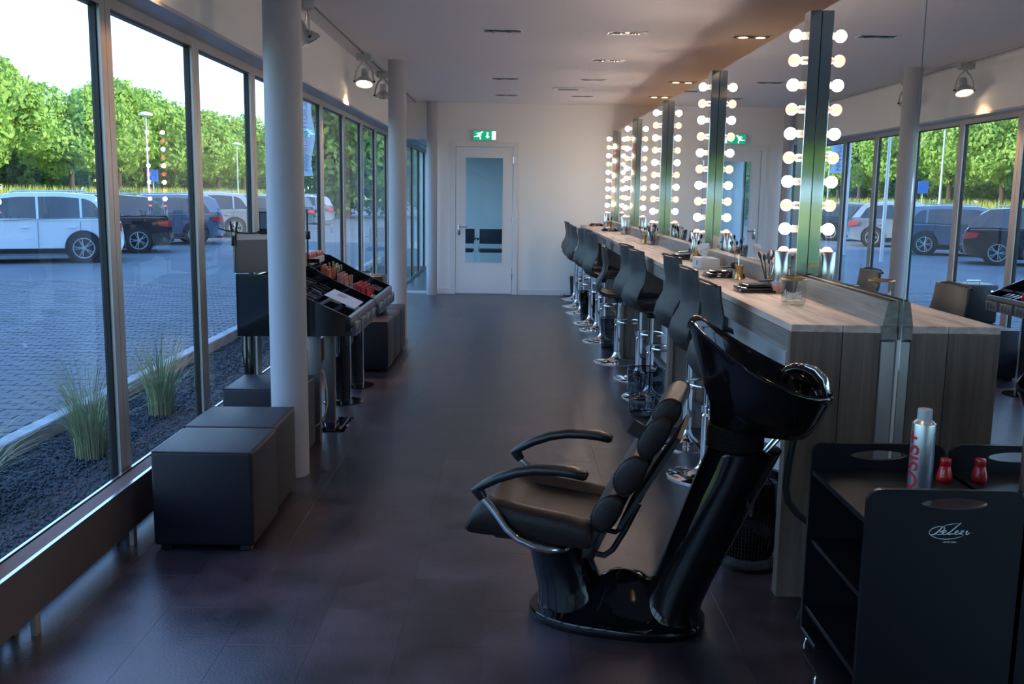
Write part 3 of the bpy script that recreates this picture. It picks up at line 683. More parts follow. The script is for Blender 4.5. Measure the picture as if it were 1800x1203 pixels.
# tissue box
t = thing('tissue_box', 'white tissue box with a tissue pulled out, below the second bulb pillar', 'tissue box', (1.33, 6.60, TZ), 0.05)
MB().rbox(-0.065, 0.065, -0.12, 0.12, 0, 0.07, 0.003).build('carton', M['tissue'], t)
tm = MB(); rs = []
for i in range(8):
    q = i/7; rs.append([Vector((-0.02-0.055*q*abs(s) + 0.03*math.sin(q*3+s*4)*q + 0.02, 0.055*s*(0.5+q), 0.0705+0.10*q*(0.75+0.25*math.cos(s*3)))) for s in np.linspace(-1, 1, 9)])
tm.rings(rs, False, False).build('tissue', M['paper'], t, 60); MB().box(-0.0665, -0.0652, -0.02, 0.0, 0.02, 0.05).build('printed_mark', M['darkprint'], t, 0)
# glass jar with clear contents
t = thing('glass_jar', 'clear glass tumbler with metal rim holding small clear sticks, at the near end', 'glass', (1.295, 4.41, TZ))
MB().lathe([(0.0, 0.0), (0.050, 0), (0.056, 0.006), (0.058, 0.118), (0.0545, 0.118), (0.053, 0.01), (0.0, 0.010)], n=40, cap=False).build('tumbler', M['clear'], t)
MB().lathe([(0.0585, 0.112), (0.0600, 0.115), (0.0585, 0.120), (0.0555, 0.120)], n=40, cap=False).build('rim', M['brass'], t)
st = MB()
for k in range(26):
    a, b = random.uniform(0, 2*PI), random.uniform(0, 2*PI); z = 0.014+0.03*random.random()
    st.tube([(0.042*math.cos(a), 0.042*math.sin(a), z), (0.042*math.cos(b), 0.042*math.sin(b), z+0.035*random.random())], 0.0022, 5)
st.build('clear_sticks', M['paper'], t, 40, kind='stuff')

# ------------------------------------------------------------------ poufs
def pouf(x, y, lb, first=None, w=0.445, d=0.458):
    if first: return dup(first, (x, y, 0), label=lb)
    t = thing('cube_pouf', lb, 'pouf', (x, y, 0), 0, 'cube poufs along the windows')
    MB().rbox(-w/2, w/2, -d/2, d/2, 0.028, 0.458, 0.016, 3).build('pouf_body', M['pouf'], t)
    a, b, z, r = w/2-0.006, d/2-0.006, 0.4535, 0.004
    MB().tube([(-a, -b, z), (a, -b, z), (a, b, z), (-a, b, z), (-a, -b, z)], r, 6).build('top_piping', M['leather'], t)
    for sx in (-1, 1):
        for sy in (-1, 1): MB().rbox(sx*0.175-0.025, sx*0.175+0.025, sy*0.18-0.025, sy*0.18+0.025, 0, 0.029, 0.003, 1).build('leg', M['blackmatt'], t)
    return t
p0 = pouf(-1.345, 4.335, 'dark leatherette cube pouf nearest the camera, beside the convector')
pouf(-1.360, 4.80, 'dark cube pouf directly behind the nearest one, in front of the column', p0)
pouf(-1.435, 5.70, 'dark cube pouf behind the nearest column, in front of the display stand', p0)
pouf(-1.30, 8.69, 'dark cube pouf just past the make-up display, nearest of the far three', p0)
pouf(-1.30, 9.155, 'dark cube pouf in the middle of the far three, under the black case', p0)
pouf(-1.30, 9.62, 'dark cube pouf farthest from the camera, by the middle column', p0)
t = thing('beauty_case', 'black beauty case with silver latches lying on the far poufs', 'case', (-1.385, 9.1, 0.4585), 0.0)
MB().rbox(-0.16, 0.20, -0.16, 0.16, 0, 0.36, 0.02, 3).build('case_body', M['blackmatt'], t); MB().tube([(-0.05, 0, 0.36), (-0.05, 0, 0.385), (0.07, 0, 0.385), (0.07, 0, 0.36)], 0.008, 8).build('handle', M['chrome'], t)
for s in (-0.10, 0.12): MB().rbox(s, s+0.03, -0.168, -0.158, 0.27, 0.31, 0.002).build('latch', M['chrome'], t)

# ------------------------------------------------------------------ convector
t = thing('floor_convector', 'long low convector heater on short legs along the window wall', 'radiator', (0, 0, 0))
Y0, Y1 = -2.5, 14.9; X0, X1 = -1.792, -1.682; ZB, ZT = 0.082, 0.287
MB().box(X1-0.003, X1, Y0, Y1, ZB, ZT).box(X1-0.012, X1, Y0, Y1, ZT-0.004, ZT).box(X1-0.02, X1-0.003, Y0, Y1, ZB, ZB+0.003).build('front_panel', M['conv'], t, 0)
MB().box(X0, X0+0.003, Y0, Y1, ZB, ZT).box(X0, X1, Y0, Y0+0.003, ZB, ZT).box(X0+0.004, X1-0.004, Y0, Y1, ZB+0.004, ZB+0.12).build('back_panel', M['conv'], t, 0)
MB().box(X1-0.016, X1+0.001, Y0, Y1, ZT-0.002, ZT+0.003).build('top_edge', M['convtop'], t, 0); MB().box(X0-0.001, X0+0.012, Y0, Y1, ZT-0.002, ZT+0.003).build('top_edge', M['convtop'], t, 0)
for k in range(10): MB().box(X0+0.022+k*0.0068, X0+0.0262+k*0.0068, Y0, Y1, ZT-0.012, ZT).build('grille_slat', M['slat'], t, 0)
for k in range(-6, 12):
    y = 3.29+0.91*k
    if y < Y0: continue
    MB().box(-1.705, -1.685, y-0.018, y+0.018, 0, ZB+0.01).build('leg', M['alu'], t, 0); MB().box(-1.785, -1.765, y-0.018, y+0.018, 0, ZB+0.01).build('leg', M['alu'], t, 0)

# ------------------------------------------------------------------ make-up display
t = thing('makeup_display', 'black glossy make-up display stand with sloping trays behind the nearest column', 'display stand', (0, 0, 0))
profile = [(-1.70, 0.69), (-1.70, 1.078), (-1.56, 1.078), (-1.50, 1.066), (-1.42, 1.02), (-1.285, 0.945), (-1.158, 0.888), (-1.003, 0.818), (-0.990, 0.700)]
for y in (5.97, 7.065, 8.05):
    MB().prism(profile, 1, y, y+0.02).build('side_panel', M['blackgloss'], t, 20)
def deckz(x): return 0.775 + (-1.02-x)*0.44
for a, b in ((5.99, 7.065), (7.085, 8.05)):
    MB().prism([(-1.69, 0.70), (-1.69, deckz(-1.69)-0.03), (-1.02, deckz(-1.02)), (-1.02, 0.705)], 1, a+0.001, b-0.001).build('tray_deck', M['blackgloss'], t, 20)
    for k in range(5):
        x = -1.62+k*0.12; MB().box(x, x+0.008, a+0.001, b-0.001, deckz(x)-0.03, deckz(x)+0.02).build('tray_divider', M['blackgloss'], t, 0)
    MB().box(-1.02, -0.992, a, b, 0.765, 0.815).build('front_strip', M['cardedge'], t, 0)
    MB().box(-0.9915, -0.9895, a, b, 0.775, 0.782).build('strip_groove', M['gasket'], t, 0)
    k = 0; yy = a+0.03
    while yy+0.2 < b:
        c = MB().rbox(-0.992, -0.966, yy, yy+0.19, 0.695, 0.775, 0.003).build('price_card', M['card'], t)
        for j in range(3): MB().box(-0.9655, -0.9645, yy+0.03+j*0.05, yy+0.055+j*0.05, 0.71, 0.74+0.01*j).build('card_print', M['darkprint'], c, 0)
        yy += 0.235
for y, w in ((6.0, 0.072), (6.53, 0.068)):
    MB().rbox(-1.27, -1.27+w, y, y+0.06, 0.0, 0.70, 0.002).build('leg', M['legdark'], t)
MB().rbox(-1.33, -1.10, 6.30, 6.72, 0.0, 0.006, 0.002).build('foot_plate', M['blackgloss'], t)
for y in (7.25, 7.88):
    MB().lathe([(0.0, 0), (0.15, 0), (0.15, 0.008), (0.055, 0.014), (0.055, 0.70)], (-1.27, y, 0), 32).build('leg', M['blackgloss'], t)
    MB().cyl((-1.212, y-0.01, 0.012), (-1.212, y-0.01, 0.70), 0.008).build('chrome_rod', M['chrome'], t)
for y in (6.03, 7.0, 7.95): MB().rbox(-1.68, -1.62, y, y+0.05, 0, 0.70, 0.002).build('leg', M['blackgloss'], t)
# header
R = Matrix.Rotation(math.radians(38), 3, 'Z')
MB().obox((-1.60, 6.10, 1.205), (0.155, 0.006, 0.125), R).build('header_panel', M['legdark'], t, 0)
MB().obox((-1.602, 6.098, 1.305), (0.152, 0.0075, 0.020), R).build('white_band', M['paper'], t, 0)
MB().obox((-1.715, 6.005, 1.205), (0.004, 0.010, 0.128), R).build('chrome_edge', M['chrome'], t, 0)
MB().box(-1.70, -1.40, 7.08, 7.085, 1.07, 1.10).build('rear_ledge', M['blackgloss'], t, 0)
# clamps, small mirror and cables
c = thing('spring_clamp', 'black spring clamp gripping the corner of the grey header panel', 'clamp', (-1.712, 6.0, 1.33))
for s in (-1, 1): MB().tube([(s*0.012, 0, -0.08), (s*0.006, 0, -0.02), (s*0.022, 0, 0.07)], [0.008, 0.010, 0.006], 8).build('jaw', M['blackmatt'], c)
MB().cyl((0, -0.012, -0.005), (0, 0.012, -0.005), 0.012).build('pivot', M['steel'], c)
c = thing('clip_lamp', 'small rectangular black framed clip lamp standing on the header panel', 'lamp', (-1.555, 6.13, 1.325))
R2 = Matrix.Rotation(math.radians(20), 3, 'Z')
MB().obox((0, 0, 0.075), (0.032, 0.006, 0.06), R2).build('frame', M['blackmatt'], c, 0); MB().obox((0.0, -0.008, 0.078), (0.024, 0.001, 0.05), R2).build('lit_face', M['card'], c, 0); MB().obox((0, 0, 0.005), (0.045, 0.015, 0.010), R2).build('clip', M['blackmatt'], c, 0)
cb = MB().tube([(-1.80, 5.96, 1.36), (-1.755, 5.98, 1.345), (-1.71, 6.0, 1.337), (-1.65, 6.05, 1.325), (-1.55, 6.12, 1.33), (-1.45, 6.2, 1.345), (-1.40, 6.3, 1.3), (-1.45, 6.5, 1.15), (-1.5, 6.6, 1.07)], 0.004, 6).build('lamp_cable', M['rubber']); tag(cb, 'thin black cable strung between the clamp and the clip lamp', 'cable')
cb = MB().tube([(-1.66, 5.95, 0.69), (-1.665, 5.93, 0.62), (-1.655, 5.95, 0.5), (-1.64, 5.97, 0.42), (-1.645, 5.98, 0.33), (-1.66, 6.0, 0.0035)], 0.0035, 6).build('hanging_cable', M['rubber']); tag(cb, 'thin black cable dangling below the display beside the window', 'cable')
cb = MB().tube([(-1.20, 6.1, 0.46), (-1.185, 6.08, 0.44), (-1.165, 6.06, 0.34), (-1.16, 6.05, 0.25), (-1.18, 6.04, 0.16), (-1.21, 6.03, 0.13), (-1.235, 6.04, 0.12), (-1.22, 6.02, 0.15), (-1.19, 5.99, 0.14), (-1.23, 5.985, 0.115), (-1.26, 5.99, 0.13)], 0.005, 6)
cb = cb.build('beige_cable', M['cable']); tag(cb, 'looped beige power cable hanging on the display legs', 'cable')
c = thing('lamp_stand', 'thin black upright lamp stem behind the far display tray', 'lamp', (-1.50, 7.15, 1.04))
MB().cyl((0, 0, 0), (0, 0, 0.42), 0.007).build('stem', M['blackmatt'], c); MB().lathe([(0.03, 0), (0.03, 0.012), (0.01, 0.02)], n=20).build('foot', M['blackmatt'], c); MB().rbox(-0.012, 0.02, -0.012, 0.012, 0.20, 0.26, 0.003).build('clamp', M['blackmatt'], c)
# contents
c = MB().obox((-1.14, 6.60, 0.866), (0.11, 0.19, 0.0012), Matrix.Rotation(math.radians(23.5), 3, 'Y')).build('paper_sheet', M['paper'], None, 0); tag(c, 'white printed sheet lying on the near display tray', 'paper')
c2 = MB().obox((-1.165, 6.66, 0.8785), (0.03, 0.07, 0.0006), Matrix.Rotation(math.radians(23.5), 3, 'Y')).build('printed_text', M['label'], c, 0)
rr = random.Random(4)
def stickmesh(h, m1, m2, r=0.010):
    a = MB().lathe([(0, 0), (r, 0), (r, h*0.55), (0, h*0.55)], n=10, cap=False); a.use(1).lathe([(0, h*0.55), (r*0.85, h*0.551), (r*0.85, h), (0, h)], n=10, cap=False); return a.mesh('lipstick', [m1, m2], 30)
kinds = dict(orange=stickmesh(0.085, M['lip1'], M['lip1']), pink=stickmesh(0.075, M['lip2'], M['lip2'], 0.011), red=stickmesh(0.055, M['lip3'], M['lip3'], 0.012), gold=stickmesh(0.09, M['lip5'], M['lip4'], 0.009))
def cluster(kind, xs, ys, lb, grp, n, jitter=0.05):
    for i in range(n):
        x = rr.uniform(*xs); y = rr.uniform(*ys)
        o = link('lipstick', kinds[kind], None, (x, y, deckz(x)-0.002)); o.rotation_euler = (rr.uniform(-jitter, jitter), rr.uniform(-jitter, jitter), 0); tag(o, lb, 'lipstick', grp)
def gridc(kind, x0, nx, dx, y0, ny, dy, lb, grp):
    for i in range(nx):
        for j in range(ny):
            x = x0+i*dx; y = y0+j*dy
            if rr.random() < 0.12: continue
            o = link('lipstick', kinds[kind], None, (x+rr.uniform(-.003, .003), y+rr.uniform(-.003, .003), deckz(x)-0.004)); o.rotation_euler = (rr.uniform(-.08, .08), rr.uniform(-.1, .1), 0); tag(o, lb, 'lipstick', grp)
gridc('red', -1.18, 4, 0.028, 7.32, 8, 0.05, 'red lipsticks standing in the front tray of the far display section', 'red lipsticks in the front tray')
gridc('orange', -1.43, 3, 0.03, 7.25, 6, 0.045, 'orange lipsticks standing in the middle trays of the far section', 'orange lipsticks in the middle tray')
gridc('gold', -1.42, 3, 0.03, 7.55, 5, 0.05, 'gold-topped tubes behind the orange lipsticks on the display', 'gold topped tubes on the display')
gridc('pink', -1.31, 3, 0.03, 7.28, 7, 0.045, 'pinkish lipsticks standing before the orange ones on the display', 'pink lipsticks on the display')
for k, (x, y, s) in enumerate(((-1.545, 7.15, 0), (-1.545, 7.42, 1))):
    c = thing('cosmetics_tray', ['pale tray of beige and red compacts near the column, top back of the display', 'pale tray with red compacts at the top back of the display'][k], 'tray', (x, y, 1.045), 0)
    MB().rbox(-0.07, 0.07, 0, 0.24, 0, 0.05, 0.006).build('tray_body', M['tissue'], c)
    for i in range(5): MB().rbox(-0.06, 0.06, 0.01+i*0.046, 0.046+i*0.046, 0.0505, 0.085, 0.005).build('compact', M['lip3' if (i+k) % 2 else 'lip2'], c)
c = thing('nail_bottle', 'small beige bottle with black cap at the top back of the display', 'bottle', (-1.50, 7.02, 1.05))
MB().lathe([(0, 0), (0.02, 0), (0.02, 0.10), (0, 0.10)], n=16, cap=False).build('bottle_body', M['lip2'], c); MB().lathe([(0, 0.10), (0.012, 0.10), (0.012, 0.16), (0, 0.16)], n=16, cap=False).build('cap', M['blackmatt'], c)
pm = MB().cyl((-0.045, 0, 0.006), (0.045, 0, 0.006), 0.0055, n=8).mesh('makeup_pencil', M['lip5']); pm2 = MB().cyl((-0.045, 0, 0.006), (0.045, 0, 0.006), 0.0055, n=8).mesh('makeup_pencil', M['cardedge'])
for i in range(5):
    for j in range(9):
        x = -1.33-0.12*i*0.9; 
        if x < -1.62: continue
        y = 6.06+0.105*j
        o = link('makeup_pencil', pm2 if rr.random() < 0.25 else pm, None, (x, y, deckz(x)+0.003)); o.rotation_euler = (0, math.radians(23.7), rr.uniform(-0.5, 0.5)); tag(o, 'thin make-up pencils scattered over the near display section', 'pencil', 'pencils on the near section')
for j in range(4):
    x = -1.09; y = 7.72+0.07*j
    c = MB().rbox(-0.04, 0.04, -0.028, 0.028, 0, 0.014, 0.003).build('flat_compact', M['blackgloss']); c.location = (x, y, deckz(x)+0.006); c.rotation_euler = (0, math.radians(23.7), 0); tag(c, 'flat dark compacts lying at the far front end of the display', 'compact', 'flat compacts on the display')

# ------------------------------------------------------------------ backwash unit
bw = thing('backwash_unit', 'black hairdresser wash unit with reclined brown leather seat and tilting basin', 'wash chair', (0.44, 3.50, 0), math.radians(-15))
def sm(a, b, t): t = max(0, min(1, t)); t = t*t*(3-2*t); return a+(b-a)*t
# base plate with hump
NA = 64; m = MB(); rs = []
def outline(a, q):
    c, s = math.cos(a), math.sin(a)
    x = -0.02 + 0.335*q*math.copysign(abs(c)**0.8, c); y = 0.205*q*math.copysign(abs(s)**0.85, s)
    return x, y
rs.append([Vector((*outline(2*PI*j/NA, 0.985), 0.0)) for j in range(NA)])
rs.append([Vector((*outline(2*PI*j/NA, 1.0), 0.012)) for j in range(NA)])
rs.append([Vector((*outline(2*PI*j/NA, 1.0), 0.030)) for j in range(NA)])
for q in (0.985, 0.95, 0.88, 0.78, 0.68, 0.58, 0.48, 0.38, 0.28, 0.18, 0.08):
    ring = []
    for j in range(NA):
        x, y = outline(2*PI*j/NA, q)
        rid = 0.150*math.exp(-(abs(x-0.02)/0.16)**3)
        z = 0.036 + 0.012*(1-q) + rid*math.exp(-(abs(y)/0.105)**2.2)*sm(0, 1, (1-q)/0.3)
        ring.append(Vector((x, y, z)))
    rs.append(ring)
m.rings(rs); m.build('base', M['ceramic'], bw, 40)
MB().lathe([(0.030, 0.0), (0.030, 0.008), (0.022, 0.014), (0.0, 0.016)], (-0.02, -0.172, 0.030), 20, False).build('service_cap', M['ceramic'], bw)
def ell(cx, cy, z, rx, ry, n=40, p=1.0, tilt=0.0):
    out = []
    for j in range(n):
        a = 2*PI*j/n; c, s = math.cos(a), math.sin(a); X = rx*math.copysign(abs(c)**p, c)
        out.append(Vector((cx+X, cy+ry*math.copysign(abs(s)**p, s), z+tilt*X)))
    return out
MB().rings([ell(-0.190, 0, 0.02, 0.135, 0.125), ell(-0.190, 0, 0.05, 0.134, 0.120), ell(-0.195, 0, 0.10, 0.130, 0.108), ell(-0.215, 0, 0.16, 0.126, 0.10), ell(-0.240, 0, 0.24, 0.118, 0.11), ell(-0.250, 0, 0.33, 0.125, 0.13)]).build('seat_pedestal', M['ceramic'], bw, 50)
def colc(z): return 0.175 + (0.426-0.175)*(z-0.06)/0.64
crs = [ell(colc(0.03), 0, 0.03, 0.135, 0.135), ell(colc(0.06), 0, 0.06, 0.122, 0.125), ell(colc(0.10), 0, 0.10, 0.113, 0.118)]
for z in (0.2, 0.3, 0.4, 0.5, 0.6): crs.append(ell(colc(z), 0, z, 0.108+0.022*(z-0.1)/0.6, 0.115+0.008*(z-0.1)/0.6))
crs += [ell(colc(0.69), 0, 0.69, 0.130, 0.122), ell(colc(0.70), 0, 0.70, 0.131, 0.123), ell(colc(0.704), 0, 0.704, 0.126, 0.118)]
MB().rings(crs).build('basin_column', M['ceramic'], bw, 50)
# bellows collar
brs = []
for i in range(19):
    q = i/18; r = 0.098 + (0.006 if i % 2 else -0.004)
    brs.append(ell(0.391, 0, 0.704+q*0.078, r, r*0.95, 36, 1.0, 0.12*(-q)))
MB().rings(brs).build('bellows_collar', M['rubber'], bw, 60)
# basin
NB = 64
def brim(a, sc_=1.0, dz=0.0):
    c, s = math.cos(a), math.sin(a)
    x = 0.4625 + 0.2565*sc_*c
    w = 0.235*(1+0.12*c)
    y = w*sc_*math.copysign(abs(s)**0.9, s)
    q = (x-0.206)/0.513
    z = 1.172 - 0.265*q - 0.20*q*(1-q)*(1-0.15*abs(s))
    if c < -0.75 and abs(y) < 0.10: z -= 0.055*(1-abs(y)/0.10)*min(1, (-c-0.75)/0.15)
    return Vector((x, y, z+dz))
def bout(a, t):
    c, s = math.cos(a), math.sin(a)
    xl = np.interp(t, [0, .25, .55, 1], [0.300, 0.293, 0.250, 0.206]); xr = np.interp(t, [0, .25, .55, 1], [0.640, 0.662, 0.688, 0.719])
    zl = np.interp(t, [0, .25, .55, 1], [0.782, 0.870, 0.993, 1.172]); zr = np.interp(t, [0, .25, .55, 1], [0.762, 0.79, 0.835, 0.907])
    w = np.interp(t, [0, .25, .55, 1], [0.105, 0.155, 0.200, 0.235])
    x = (xl+xr)/2 + (xr-xl)/2*math.copysign(abs(c)**(0.8 if t < .5 else 1), c); y = w*(1+0.12*c)*math.copysign(abs(s)**0.9, s)
    q = (x-xl)/(xr-xl); z = zl+(zr-zl)*q - (0.20*t)*q*(1-q)
    return Vector((x, y, z))
rs = [[bout(2*PI*j/NB, t) for j in range(NB)] for t in (0, 0.04, 0.15, 0.25, 0.4, 0.55, 0.7, 0.85, 0.95)]
rs.append([brim(2*PI*j/NB, 1.0, 0.0) for j in range(NB)])
rs.append([brim(2*PI*j/NB, 1.015, 0.004) for j in range(NB)]); rs.append([brim(2*PI*j/NB, 1.012, 0.014) for j in range(NB)]); rs.append([brim(2*PI*j/NB, 0.985, 0.018) for j in range(NB)]); rs.append([brim(2*PI*j/NB, 0.955, 0.010) for j in range(NB)])
for q, dz in ((0.93, -0.01), (0.88, -0.06), (0.78, -0.11), (0.6, -0.15), (0.4, -0.165), (0.15, -0.17)):
    ring = []
    for j in range(NB):
        p = brim(2*PI*j/NB, q, 0); z = p.z + dz; z = max(z, 0.83 + 0.02*q); z = min(z, p.z+0.02); ring.append(Vector((p.x+0.03*(1-q), p.y, z)))
    rs.append(ring)
MB().rings(rs).build('basin', M['ceramic'], bw, 60)
MB().lathe([(0.0, 0.0), (0.028, 0.0), (0.03, 0.004), (0.0, 0.005)], (0.485, 0, 0.866), 20, False).build('drain', M['chrome'], bw)
fa = MB(); fa.lathe([(0.030, -0.01), (0.028, 0.02), (0.024, 0.03)], (0.665, 0.0, 0.905), 20)
fa.tube([(0.672, 0, 0.92), (0.666, 0, 0.955), (0.645, 0, 0.985), (0.615, 0, 1.002), (0.582, 0, 1.005), (0.560, 0, 0.995), (0.548, 0, 0.975)], [0.019, 0.020, 0.020, 0.019, 0.018, 0.016, 0.014], 16)
fa.build('mixer_tap', M['blackgloss'], bw, 50)
MB().tube([(0.552, 0, 0.99), (0.545, 0, 0.972), (0.540, 0, 0.955)], [0.020, 0.021, 0.019], 16).build('spray_head', M['blackgloss'], bw)
MB().tube([(0.615, -0.012, 1.018), (0.65, -0.015, 1.006), (0.68, -0.018, 0.975), (0.692, -0.02, 0.93), (0.69, -0.02, 0.91)], [0.007, 0.013, 0.017, 0.018, 0.016], 14).build('tap_lever', M['chrome'], bw)
MB().tube([(0.60, 0.02, 0.79), (0.592, 0.02, 0.72), (0.583, 0.03, 0.64), (0.578, 0.04, 0.56), (0.59, 0.05, 0.50), (0.625, 0.06, 0.455), (0.67, 0.07, 0.42), (0.70, 0.09, 0.30), (0.68, 0.12, 0.1), (0.66, 0.14, 0.012)], 0.013, 12).build('drain_hose', M['rubber'], bw)
for k in (0, 1): MB().tube([(0.545+0.02*k, -0.02-0.03*k, 0.80), (0.53+0.012*k, -0.02-0.03*k, 0.755), (0.505+0.01*k, -0.02-0.03*k, 0.72), (0.49+0.01*k, -0.02-0.02*k, 0.70)], 0.0065, 8).build('supply_hose', M['steel'], bw)
# seat cushion
def seat():
    m = MB(); st = [(-0.548, 0.372, 0.392), (-0.540, 0.362, 0.430), (-0.520, 0.358, 0.462), (-0.480, 0.357, 0.487), (-0.42, 0.356, 0.490), (-0.36, 0.354, 0.478), (-0.28, 0.35, 0.468), (-0.18, 0.345, 0.458), (-0.11, 0.342, 0.446), (-0.085, 0.345, 0.430), (-0.078, 0.36, 0.41)]
    ys = [-0.255, -0.25, -0.235, -0.215, -0.19, -0.165, -0.15, -0.10, -0.05, 0, 0.05, 0.10, 0.15, 0.165, 0.19, 0.215, 0.235, 0.25, 0.255]
    rs = []
    for k, (x, zb, zt) in enumerate(st):
        ring = []
        inner = sm(0, 1, (x+0.47)/0.08)
        for y in ys:
            e = abs(y)
            z = zt - (0.045 if e > 0.252 else 0.018 if e > 0.24 else 0.006 if e > 0.22 else 0)
            z -= inner*0.040*(1-sm(0, 1, (e-0.150)/0.045))
            ring.append(Vector((x, y, max(z, zb+0.004))))
        for y in reversed(ys):
            e = abs(y); ring.append(Vector((x, y*0.97, zb+(0.02 if e > 0.25 else 0.006 if e > 0.23 else 0))))
        rs.append(ring)
    return m.rings(rs)
seat().build('seat_cushion', M['leather'], bw, 50)
MB().tube([(-0.100, -0.158, 0.424), (-0.40, -0.158, 0.452), (-0.415, -0.14, 0.451), (-0.415, 0.14, 0.451), (-0.40, 0.158, 0.452), (-0.100, 0.158, 0.424)], 0.0035, 6).build('seat_piping', M['leather'], bw)
MB().rbox(-0.46, -0.09, -0.17, 0.17, 0.325, 0.352, 0.008).build('seat_pan', M['blackmatt'], bw)
# back rolls
D = Vector((0.165, 0, 0.285)).normalized(); Nn = Vector((-D.z, 0, D.x))
def roll(c, a, b, hw, name, mt):
    c = Vector(c); m = MB(); rs = []
    for q, s in ((-1, 0.80), (-0.985, 0.92), (-0.95, 0.985), (-0.88, 1.0), (-0.4, 1.02), (0, 1.03), (0.4, 1.02), (0.88, 1.0), (0.95, 0.985), (0.985, 0.92), (1, 0.80)):
        ring = []
        for j in range(28):
            an = 2*PI*j/28; ca, sa = math.cos(an), math.sin(an); ring.append(c + D*(a*s*ca) + Nn*((b if sa > 0 else b*0.62)*s*math.copysign(abs(sa)**0.85, sa)) + Vector((0, q*hw, 0)))
        rs.append(ring)
    o = m.rings(rs).build(name, mt, bw, 50)
    for s in (-1, 1):
        MB().tube([c + D*(a*0.985*math.cos(an)) + Nn*((b if math.sin(an) > 0 else b*0.62)*0.985*math.copysign(abs(math.sin(an))**0.85, math.sin(an))) + Vector((0, s*hw*0.945, 0)) for an in np.linspace(0, 2*PI, 25)], 0.0032, 5).build('piping', M['leather'], o)
roll((-0.027, 0, 0.472), 0.078, 0.056, 0.222, 'lumbar_cushion', M['leather'])
roll((0.052, 0, 0.618), 0.080, 0.058, 0.222, 'back_cushion', M['leather'])
roll((0.130, 0, 0.762), 0.084, 0.052, 0.220, 'shoulder_cushion', M['leather'])
roll((0.168, 0, 0.842), 0.060, 0.052, 0.185, 'head_cushion', M['leather'])
bk = MB(); c = Vector((0.075, 0, 0.61)) - Nn*0.038; R3 = Matrix((D, Vector((0, 1, 0)), Nn)).transposed()
bk.obox(c, (0.20, 0.19, 0.008), R3); bk.build('back_board', M['rubber'], bw, 0)
MB().obox(Vector((0.068, -0.212, 0.790)), (0.03, 0.004, 0.026), Matrix.Rotation(0.5, 3, 'Y')).build('strap_tab', M['leather'], bw, 0)
for s in (-0.13, 0.13):
    MB().tube([(-0.16, s, 0.335), (-0.10, s, 0.295), (-0.05, s, 0.290), (-0.02, s, 0.315), (0.02, s, 0.39), (0.07, s, 0.50)], 0.011, 10).build('back_bracket', M['blackmatt'], bw)
MB().rbox(-0.13, -0.085, -0.15, 0.15, 0.275, 0.33, 0.006).build('hinge_block', M['blackmatt'], bw)
for s in (-1, 1):
    y = s*0.272
    pts = [(-0.512, 0.535), (-0.470, 0.562), (-0.42, 0.590), (-0.35, 0.618), (-0.28, 0.634), (-0.21, 0.638), (-0.15, 0.636), (-0.105, 0.628), (-0.095, 0.625)]
    wd = [0.016, 0.024, 0.026, 0.027, 0.028, 0.029, 0.029, 0.027, 0.018]
    rs = []
    for i, (x, z) in enumerate(pts):
        a = Vector((pts[min(i+1, 8)][0]-pts[max(i-1, 0)][0], 0, pts[min(i+1, 8)][1]-pts[max(i-1, 0)][1])).normalized(); nr = Vector((-a.z, 0, a.x))
        hh = [0.010, 0.016, 0.017, 0.018, 0.018, 0.019, 0.019, 0.018, 0.010][i]
        rs.append([Vector((x, y, z)) + nr*(hh*math.copysign(abs(math.sin(an))**0.7, math.sin(an))) + Vector((0, wd[i]*math.copysign(abs(math.cos(an))**0.7, math.cos(an)), 0)) for an in np.linspace(0, 2*PI, 20, endpoint=False)])
    MB().rings(rs).build('armrest', M['blackmatt'], bw, 60)
    kn = MB().tube([(-0.500, y, 0.545), (-0.487, y, 0.527), (-0.474, y, 0.508)], [0.022, 0.021, 0.017], 14); kn.build('arm_joint', M['blackmatt'], bw, 60)
    MB().tube([(-0.478, y, 0.515), (-0.445, y, 0.482), (-0.415, y, 0.445), (-0.385, y, 0.405), (-0.345, y*0.99, 0.370), (-0.29, y*0.97, 0.347), (-0.235, y*0.95, 0.337), (-0.19, y*0.85, 0.331), (-0.17, y*0.6, 0.325)], 0.0135, 14).build('arm_tube', M['chrome'], bw, 60)

